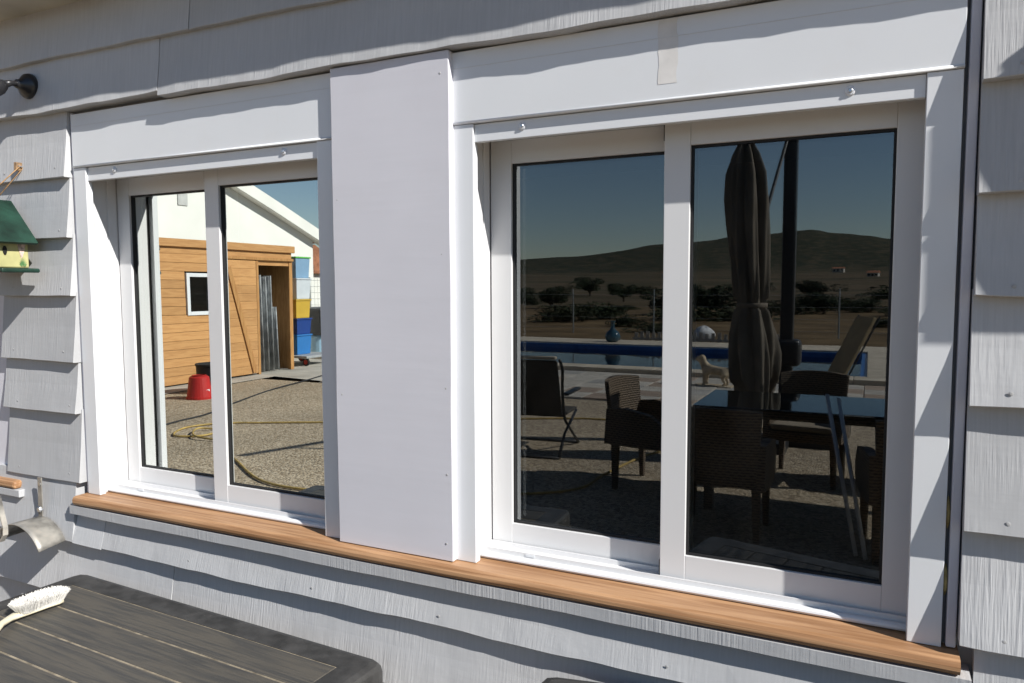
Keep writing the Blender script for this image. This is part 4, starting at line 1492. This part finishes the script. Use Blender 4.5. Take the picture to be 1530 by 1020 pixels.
wicker_chair('wicker armchair with its back to the house, in front of the glass table corner', (-.80, -3.18, 0), radians(180), c0)
wicker_chair('wicker armchair at the glass table with two aluminium poles leaning beside it', (.27, -3.22, 0), radians(172), c0)
wicker_chair('wicker armchair across the glass table in front of the closed parasol', (-.42, -4.75, 0), radians(6), c0)
wicker_chair('wicker armchair across the glass table next to the thick dark post', (.55, -4.8, 0), radians(-5), c0)

GT = thing('glass_table', 'long dining table with a glass top on dark wicker legs', 'table', (-.1, -3.93, 0))
MB().box(-1.07, .95, -4.34, -3.52, .728, .740).build('glass_top', glass_mat('table_glass', 0.32, 1.0, (0.30, 0.34, 0.34), (0.85, 0.9, 0.92)), GT, 0.002)
MB().box(-1.0, .88, -4.27, -4.21, .66, .7275).box(-1.0, .88, -3.65, -3.59, .66, .7275).box(-1.0, -.94, -4.2099, -3.6501, .66, .7275).box(.82, .88, -4.2099, -3.6501, .66, .7275).build('apron', M_WICK, GT)
for lx in (-.97, .85):
    for ly in (-4.24, -3.62):
        MB().box(lx - .03, lx + .03, ly - .03, ly + .03, 0, .6595).build('leg', M_WICK, GT)
m_alu = mat('aluminium_tube', (0.66, 0.68, 0.70), 0.4, metallic=0.2)
for i, (a, b) in enumerate((((-.03, -3.02, .012), (-.222, -3.507, .86)), ((.02, -2.98, .012), (-.155, -3.507, .84)))):
    o = MB().tube([a, b], .012, 10).build('aluminium_pole', m_alu, smooth=True)
    tag(o, 'thin aluminium pole leaning against the glass table edge', 'pole', 'aluminium poles')

# folding chair seen from behind, left of the table
FC = thing('folding_chair', 'reclining folding garden chair with dark mesh back on a tube frame', 'chair', (-2.86, -4.75, 0), radians(-6))
FC.scale = (1.2, 1.0, 1.0)
m_fab = mat('dark_mesh_fabric', (0.055, 0.048, 0.04), 0.85, vary=0.1, vscale=30)
m_pad = mat('beige_pad', (0.42, 0.36, 0.28), 0.9)
m_tub = mat('dark_tube', (0.03, 0.03, 0.032), 0.4)
bk = MB().poly([(-.27, .10, .36), (.27, .10, .36), (.27, .13, .36), (-.27, .13, .36), (-.27, .27, .89), (.27, .27, .89), (.27, .30, .885), (-.27, .30, .885)],
               [(3, 2, 1, 0), (4, 5, 6, 7), (0, 1, 5, 4), (1, 2, 6, 5), (2, 3, 7, 6), (3, 0, 4, 7)]).build('backrest', m_fab, FC, 0.01, **L)
MB().box(-.268, .268, .262, .325, .8955, .925).build('headrest', m_pad, FC, 0.012, **L)
MB().box(-.27, .27, -.42, .095, .34, .365).build('seat', m_fab, FC, 0.008, **L)
for s in (-1, 1):
    MB().tube(smooth_path([(s * .295, .315, .90), (s * .31, .28, .80), (s * .295, .22, .62), (s * .29, .13, .36), (s * .29, -.02, .24), (s * .29, -.40, .013)], 4), .012, 8).build('leg', m_tub, FC, smooth=True, **L)
    MB().tube([(s * .30, -.25, .36), (s * .30, .16, .20), (s * .30, .34, .013)], .012, 8).build('leg', m_tub, FC, smooth=True, **L)
    MB().box(s * .315 - .025, s * .315 + .025, -.25, .21, .56, .585).build('armrest', m_tub, FC, 0.008, **L)
MB().tube([(-.30, .34, .013), (.30, .34, .013)], .012, 8).build('foot_bar', m_tub, FC, smooth=True, **L)
MB().tube([(-.29, -.40, .013), (.29, -.40, .013)], .012, 8).build('foot_bar', m_tub, FC, smooth=True, **L)

# closed parasol hanging from a cantilever post
PA = thing('closed_parasol', 'folded dark taupe parasol hanging from a thick cantilever post', 'parasol', (-.70, -6.0, 0))
m_can = mat('taupe_canvas', (0.14, 0.118, 0.092), 0.9, vary=0.1, vscale=5)
pcx, pcy = -.97, -5.2
prof = [(.02, 2.84), (.045, 2.80), (.09, 2.68), (.125, 2.52), (.135, 2.30), (.135, 2.05), (.13, 1.80), (.125, 1.60), (.118, 1.48), (.108, 1.40), (.112, 1.36), (.125, 1.27), (.15, 1.12), (.165, .95), (.16, .78), (.15, .68), (.125, .64), (.05, .70)]
rngp = random.Random(5)
ph = [rngp.uniform(0, 6.28) for _ in range(4)]
def pleat(a, h):
    tight = 0.45 if 1.33 < h < 1.45 else 1.0
    return 1 + tight * (0.30 * (2 * abs(sin(3.5 * a + ph[0] + 0.5 * sin(h * 2.3))) ** 0.8 - 1) + 0.16 * sin(9 * a + ph[1] - h * 2.6) * (0.5 + 0.5 * sin(h * 3)) + 0.07 * sin(17 * a + ph[2] + h * 3))
pr2 = []
for (r0, h0), (r1, h1) in zip(prof, prof[1:]):
    for k in range(3):
        pr2.append((r0 + (r1 - r0) * k / 3, h0 + (h1 - h0) * k / 3))
pr2.append(prof[-1])
cm = MB().lathe(pr2, (pcx, pcy, 0), 112, 'z', pleat)
nv_ = []
for (x, y, z) in cm.v:
    a = atan2(y - pcy, x - pcx)
    if z < 1.1:
        z += (1.1 - z) * 0.22 * sin(3 * a + 1.0) + (1.1 - z) * 0.10 * sin(7 * a)
    nv_.append((x + (2.2 - z) * 0.055, y, z))
cm.v = nv_
cm.build('folded_canopy', m_can, PA, smooth=True)
MB().lathe([(.128, 1.365), (.132, 1.37), (.132, 1.40), (.128, 1.405)], (pcx + .045, pcy, 0), 40).build('tie_strap', mat('strap_beige', (0.16, 0.13, 0.10), 0.8), PA, smooth=True)
MB().tube([(pcx, pcy, 2.80), (pcx, pcy, 3.14)], .02, 10).build('hanger', m_tub, PA)
MB().box(-.765, -.645, -6.06, -5.94, .10, 3.2).build('post', m_tub, PA, 0.012)
MB().tube([(-.705, -6.0, 3.13), (pcx, pcy, 3.14), (-1.12, -4.75, 3.15)], .038, 10).build('cantilever_arm', m_tub, PA)
MB().tube([(-.90, -5.42, 2.0), (-.72, -5.94, 3.0)], .016, 8).build('strut', m_tub, PA)
MB().box(-.86, -.57, -6.10, -5.90, .78, 1.04).build('crank_box', m_tub, PA, 0.05, seg=3)
MB().box(-1.15, -.25, -6.05, -5.95, .0, .099).box(-.755, -.655, -6.45, -6.0501, .0, .099).box(-.755, -.655, -5.9499, -5.55, .0, .099).build('cross_base', m_tub, PA, 0.006)

# unseen open parasol, added on the right to throw shade on the gravel
OP = thing('shade_parasol', 'square open parasol added out of view to shade the gravel', 'parasol', (1.57, -3.44, 0))
cz_ = 2.35
cn = MB()
oc = [(.34, -4.68), (2.8, -4.68), (2.8, -2.2), (.34, -2.2)]
top_ = (1.57, -3.44, 2.85)
cn.v = [(x, y, cz_) for x, y in oc] + [top_] + [(x, y, cz_ - .02) for x, y in oc] + [(1.57, -3.44, 2.83)]
cn.f = [(0, 1, 4), (1, 2, 4), (2, 3, 4), (3, 0, 4), (6, 5, 9), (7, 6, 9), (8, 7, 9), (5, 8, 9), (0, 5, 6, 1), (1, 6, 7, 2), (2, 7, 8, 3), (3, 8, 5, 0)]
cn.build('canopy', m_can, OP)
MB().tube([(1.57, -3.44, .06), (1.57, -3.44, 2.82)], .024, 12).build('pole', m_tub, OP)
MB().lathe([(.28, 0), (.28, .05), (.10, .075), (.05, .20)], (1.57, -3.44, 0), 28).build('base', m_tub, OP)
for x, y in oc:
    MB().tube([(1.57, -3.44, 2.80), (x, y, cz_ - .03)], .009, 6).build('rib', m_tub, OP)

# sun lounger with raised back by the pool
SLG = thing('sun_lounger', 'tan sun lounger with its back raised by the pool', 'sun lounger', (-.28, -9.0, .028), radians(58))
m_tan = mat('tan_textile', (0.34, 0.26, 0.15), 0.8)
MB().poly([(-.20, .10, .30), (.20, .10, .30), (.20, -.32, 1.10), (-.20, -.32, 1.10), (-.20, .14, .32), (.20, .14, .32), (.20, -.28, 1.12), (-.20, -.28, 1.12)], [(3, 2, 1, 0), (4, 5, 6, 7), (0, 1, 5, 4), (1, 2, 6, 5), (2, 3, 7, 6), (3, 0, 4, 7)]).build('backrest', m_tan, SLG, 0.01, **L)
MB().box(-.22, .22, .145, 1.30, .29, .32).build('bed', m_tan, SLG, 0.008, **L)
for s in (-1, 1):
    MB().tube([(s * .235, -.34, 1.13), (s * .235, .10, .30), (s * .235, 1.30, .30)], .014, 8).build('side_rail', m_tub, SLG, **L)
    for yy in (.15, 1.2):
        MB().tube([(s * .235, yy, .30), (s * .235, yy, 0)], .014, 8).build('leg', m_tub, SLG, **L)

# stone dog on the patio
DG = thing('dog_statue', 'pale stone dog statue standing on the patio by the pool', 'statue', (-2.1, -9.9, .03), radians(10))
m_stn = mat('pale_stone', (0.52, 0.42, 0.29), 0.85, vary=0.18, vscale=12, bump=0.3, bscale=40)
dm = bpy.data.meshes.new('dog_body')
dv_ = [(0, 0, .23), (-.10, 0, .25), (-.16, 0, .30), (-.19, 0, .38), (-.20, 0, .43), (-.27, 0, .40), (-.30, 0, .39), (.10, 0, .23), (.18, 0, .22), (.24, 0, .28), (.25, 0, .33),
       (-.13, .055, .20), (-.14, .06, .10), (-.14, .06, .02), (-.17, .06, .012), (-.13, -.055, .20), (-.14, -.06, .10), (-.14, -.06, .02), (-.17, -.06, .012),
       (.17, .06, .18), (.15, .065, .12), (.19, .065, .06), (.17, .065, .02), (.14, .065, .012), (.17, -.06, .18), (.15, -.065, .12), (.19, -.065, .06), (.17, -.065, .02), (.14, -.065, .012),
       (-.185, .04, .46), (-.185, -.04, .46)]
de = [(0, 1), (1, 2), (2, 3), (3, 4), (4, 5), (5, 6), (0, 7), (7, 8), (8, 9), (9, 10), (1, 11), (11, 12), (12, 13), (13, 14), (1, 15), (15, 16), (16, 17), (17, 18), (8, 19), (19, 20), (20, 21), (21, 22), (22, 23), (8, 24), (24, 25), (25, 26), (26, 27), (27, 28), (4, 29), (4, 30)]
dr = [.075, .085, .062, .055, .055, .035, .022, .07, .07, .02, .014, .04, .026, .024, .02, .04, .026, .024, .02, .045, .032, .022, .022, .02, .045, .032, .022, .022, .02, .014, .014]
dm.from_pydata(dv_, de, [])
do = bpy.data.objects.new('body', dm)
COL.objects.link(do)
do.parent = DG
md = do.modifiers.new('skin', 'SKIN')
for i, v in enumerate(dm.skin_vertices[0].data):
    v.radius = (dr[i], dr[i])
    v.use_root = (i == 0)
do.modifiers.new('sub', 'SUBSURF').levels = 2
do.modifiers['sub'].render_levels = 2
dm.materials.append(m_stn)
MB().box(-.30, .30, -.13, .13, -.004, .012).build('plinth', m_stn, DG, 0.004, **L)

# glass demijohn, white sack and low trellis on the far coping
VS = thing('glass_demijohn', 'dark blue glass bottle vase on the far pool edge', 'vase', (-6.05, -17.0, .10))
MB().lathe([(.12, 0), (.19, .06), (.21, .15), (.16, .26), (.07, .34), (.045, .42), (.05, .52), (.075, .55), (.07, .56)], (-6.05, -17.0, .10), 28).build('glass_body', mat('blue_glass', (0.03, 0.08, 0.11), 0.08, spec=0.8), VS, smooth=True)
SK = MB()
rs = random.Random(9)
na, nh = 18, 9
for j in range(nh + 1):
    v = j / nh
    for i in range(na):
        a = 2 * pi * i / na
        r = .30 * (sin(pi * min(1, .12 + v * .88)) ** .6) * (1 + .12 * sin(3 * a + v * 4) + .06 * sin(7 * a + 2 * v))
        SK.v.append((-4.25 + r * cos(a) + .08 * v, -19.6 + r * sin(a) * .8, -.04 + .48 * v * (1 + .05 * sin(4 * a))))
for j in range(nh):
    for i in range(na):
        SK.f.append((j * na + i, j * na + (i + 1) % na, j * na + na + (i + 1) % na, j * na + na + i))
SK.f += [tuple(reversed(range(na))), tuple(range(nh * na, nh * na + na))]
tag(SK.build('white_sack', mat('white_sackcloth', (0.66, 0.66, 0.66), 0.8, vary=0.1), smooth=True), 'bulging white sack on the dry ground behind the pool', 'sack')
LT = thing('low_picket_edging', 'low grey picket edging behind the pool', 'fence', (-4.4, -18.2, -.03))
m_pk = mat('grey_picket', (0.36, 0.34, 0.31), 0.8)
for i in range(26):
    x = -5.8 + i * .16
    MB().box(x, x + .09, -18.22, -18.2, -.03, .30 + .02 * (i % 3)).build('picket', m_pk, LT)
MB().box(-5.85, -1.6, -18.198, -18.18, .10, .16).build('rail', m_pk, LT)

# ================================================================== VEGETATION BEYOND
def leaf_crown(seed, rx, rz, n, sz):
    rg = random.Random(seed)
    blobs = [(rg.gauss(0, rx * .42), rg.gauss(0, rx * .42), rz * rg.uniform(.35, 1.35), rg.uniform(.32, .62)) for _ in range(13)]
    mb = MB()
    for i in range(n):
        bx_, by_, bz_, br_ = rg.choice(blobs)
        while True:
            p = Vector((rg.uniform(-1, 1), rg.uniform(-1, 1), rg.uniform(-1, 1)))
            if p.length < 1:
                break
        p = p.normalized() * (p.length ** .45)
        c = Vector((bx_, by_, bz_)) + Vector((p.x * rx * br_, p.y * rx * br_, p.z * rz * br_))
        if c.z < .06:
            continue
        u = Vector((rg.gauss(0, 1), rg.gauss(0, 1), rg.gauss(0, 1))).normalized()
        w = u.orthogonal().normalized()
        a = rg.uniform(0, 6.28)
        w = (w * cos(a) + u.cross(w) * sin(a))
        s = sz * rg.uniform(.6, 1.4)
        o = len(mb.v)
        mb.v += [tuple(c + u * s), tuple(c + w * s * .5), tuple(c - u * s), tuple(c - w * s * .5)]
        mb.f.append((o, o + 1, o + 2, o + 3))
    return mb
def leaf_mat(name, c):
    return mat(name, c, 0.7, vary=0.3, vscale=1.5, rand=0.2, spec=0.2)
kinds = []
for k, (nm, lab, rx, rz, n, sz, col, grp) in enumerate((
        ('olive_shrub', 'rounded dark green shrub in the dry field beyond the pool', 1.3, 1.1, 1500, .11, (0.035, 0.05, 0.022), 'shrubs in the field'),
        ('broad_bush', 'broad olive green bush in the dry field beyond the fence', 2.0, 1.3, 1900, .13, (0.05, 0.06, 0.026), 'bushes in the field'),
        ('field_tree', 'small leafy tree with a short trunk in the distant field', 1.8, 1.9, 2000, .14, (0.03, 0.045, 0.02), 'trees in the field'))):
    T = thing(nm, lab, 'tree' if 'tree' in nm else 'shrub', (0, 0, 0), group=grp)
    lift = .9 if 'tree' in nm else .1
    mb = leaf_crown(40 + k, rx, rz, n, sz)
    mb.v = [(x, y, z + lift) for x, y, z in mb.v]
    mb.build('crown', leaf_mat('leaf_' + nm, col), T)
    mt = mat('bark', (0.10, 0.075, 0.05), 0.9, vary=0.2, vscale=12)
    tk = MB().tube([(0, 0, -.2), (.04, .02, lift * .6), (-.03, .05, lift + rz * .6)], [.13, .10, .05], 9)
    for q in range(4):
        a = q * 1.6
        tk.tube([(0.02, .02, lift * .7), (cos(a) * rx * .25, sin(a) * rx * .25, lift + rz * .45), (cos(a) * rx * .5, sin(a) * rx * .5, lift + rz * .8)], [.06, .04, .015], 6)
    tk.build('trunk', mt, T, smooth=True)
    kinds.append(T)
# (x / -y ratio, distance, kind, scale)
spots = [(-.395, 30, 1, 1.2), (-.345, 33, 0, 1.5), (-.30, 27, 0, .8), (-.262, 24, 1, .75), (-.255, 40, 2, 1.2), (-.42, 48, 2, 1.3), (-.47, 70, 2, 1.3),
         (-.222, 33, 1, 1.35), (-.195, 36, 2, 1.3), (-.165, 34, 1, 1.2), (-.10, 42, 1, 1.3), (-.078, 46, 0, 1.5), (-.05, 44, 2, 1.1), (-.028, 50, 1, 1.2), (.0, 47, 0, 1.3), (.014, 30, 0, .8),
         (-.31, 85, 2, 1.5), (-.21, 95, 2, 1.5), (-.06, 120, 2, 1.8), (.02, 105, 1, 1.8), (-.13, 140, 2, 1.8), (-.36, 130, 2, 2.0), (-.28, 150, 1, 2.0), (.05, 60, 2, 1.4), (.12, 45, 1, 1.3), (.22, 55, 2, 1.5), (-.6, 60, 2, 1.5), (-.7, 45, 1, 1.2)]
rg2 = random.Random(77)
for i in range(16):
    spots.append((rg2.uniform(-.62, .16), rg2.uniform(26, 190), rg2.choice((0, 0, 1, 1, 2)), rg2.uniform(.6, 1.2)))
used = set()
rgv = random.Random(21)
for ratio, dist, k, sc_ in spots:
    y = -dist
    x = ratio * (dist + 1.5)
    z = terr(x, y) - .05
    s = sc_ * rgv.uniform(.9, 1.1) * (0.42 if dist < 80 else 0.55)
    if k not in used:
        used.add(k)
        kinds[k].location = (x, y, z)
        kinds[k].scale = (s * 1.7, s * 1.5, s * rgv.uniform(.62, .85))
        kinds[k].rotation_euler = (0, 0, rgv.uniform(0, 6.28))
    else:
        dup(kinds[k], loc=(x, y, z), rotz=rgv.uniform(0, 6.28), scale=(s * rgv.uniform(1.4, 2.1), s * 1.5, s * rgv.uniform(.62, .85)))

# far farmhouses on the plain
fr = [(-.035, 620, 8, 3.2, 'white farmhouse far off at the foot of the hills'), (.004, 420, 5, 2.2, 'low white farm shed far off among the fields'), (-.245, 420, 7, 2.6, 'pale farm building far off behind the trees')]
for ratio, dist, w, h, lb in fr:
    x, y = ratio * (dist + 1.5), -dist
    z = terr(x, y) - .3
    F = thing('farmhouse', lb, 'house', (x, y, z), radians(12))
    MB().box(-w / 2, w / 2, -2.5, 2.5, 0, h).build('wall', m_conc, F, **L)
    MB().poly([(-w / 2 - .3, -2.8, h), (w / 2 + .3, -2.8, h), (w / 2 + .3, 2.8, h), (-w / 2 - .3, 2.8, h), (-w / 2 - .3, 0, h + 1.2), (w / 2 + .3, 0, h + 1.2)], [(3, 2, 1, 0), (0, 1, 5, 4), (2, 3, 4, 5), (1, 2, 5), (3, 0, 4)]).build('roof', m_tiles, F, **L)
    for i in range(3):
        MB().box(-w / 3 + i * w / 3 - .5, -w / 3 + i * w / 3 + .5, 2.501, 2.53, h * .35, h * .75).build('window', M_DARK, F, **L)
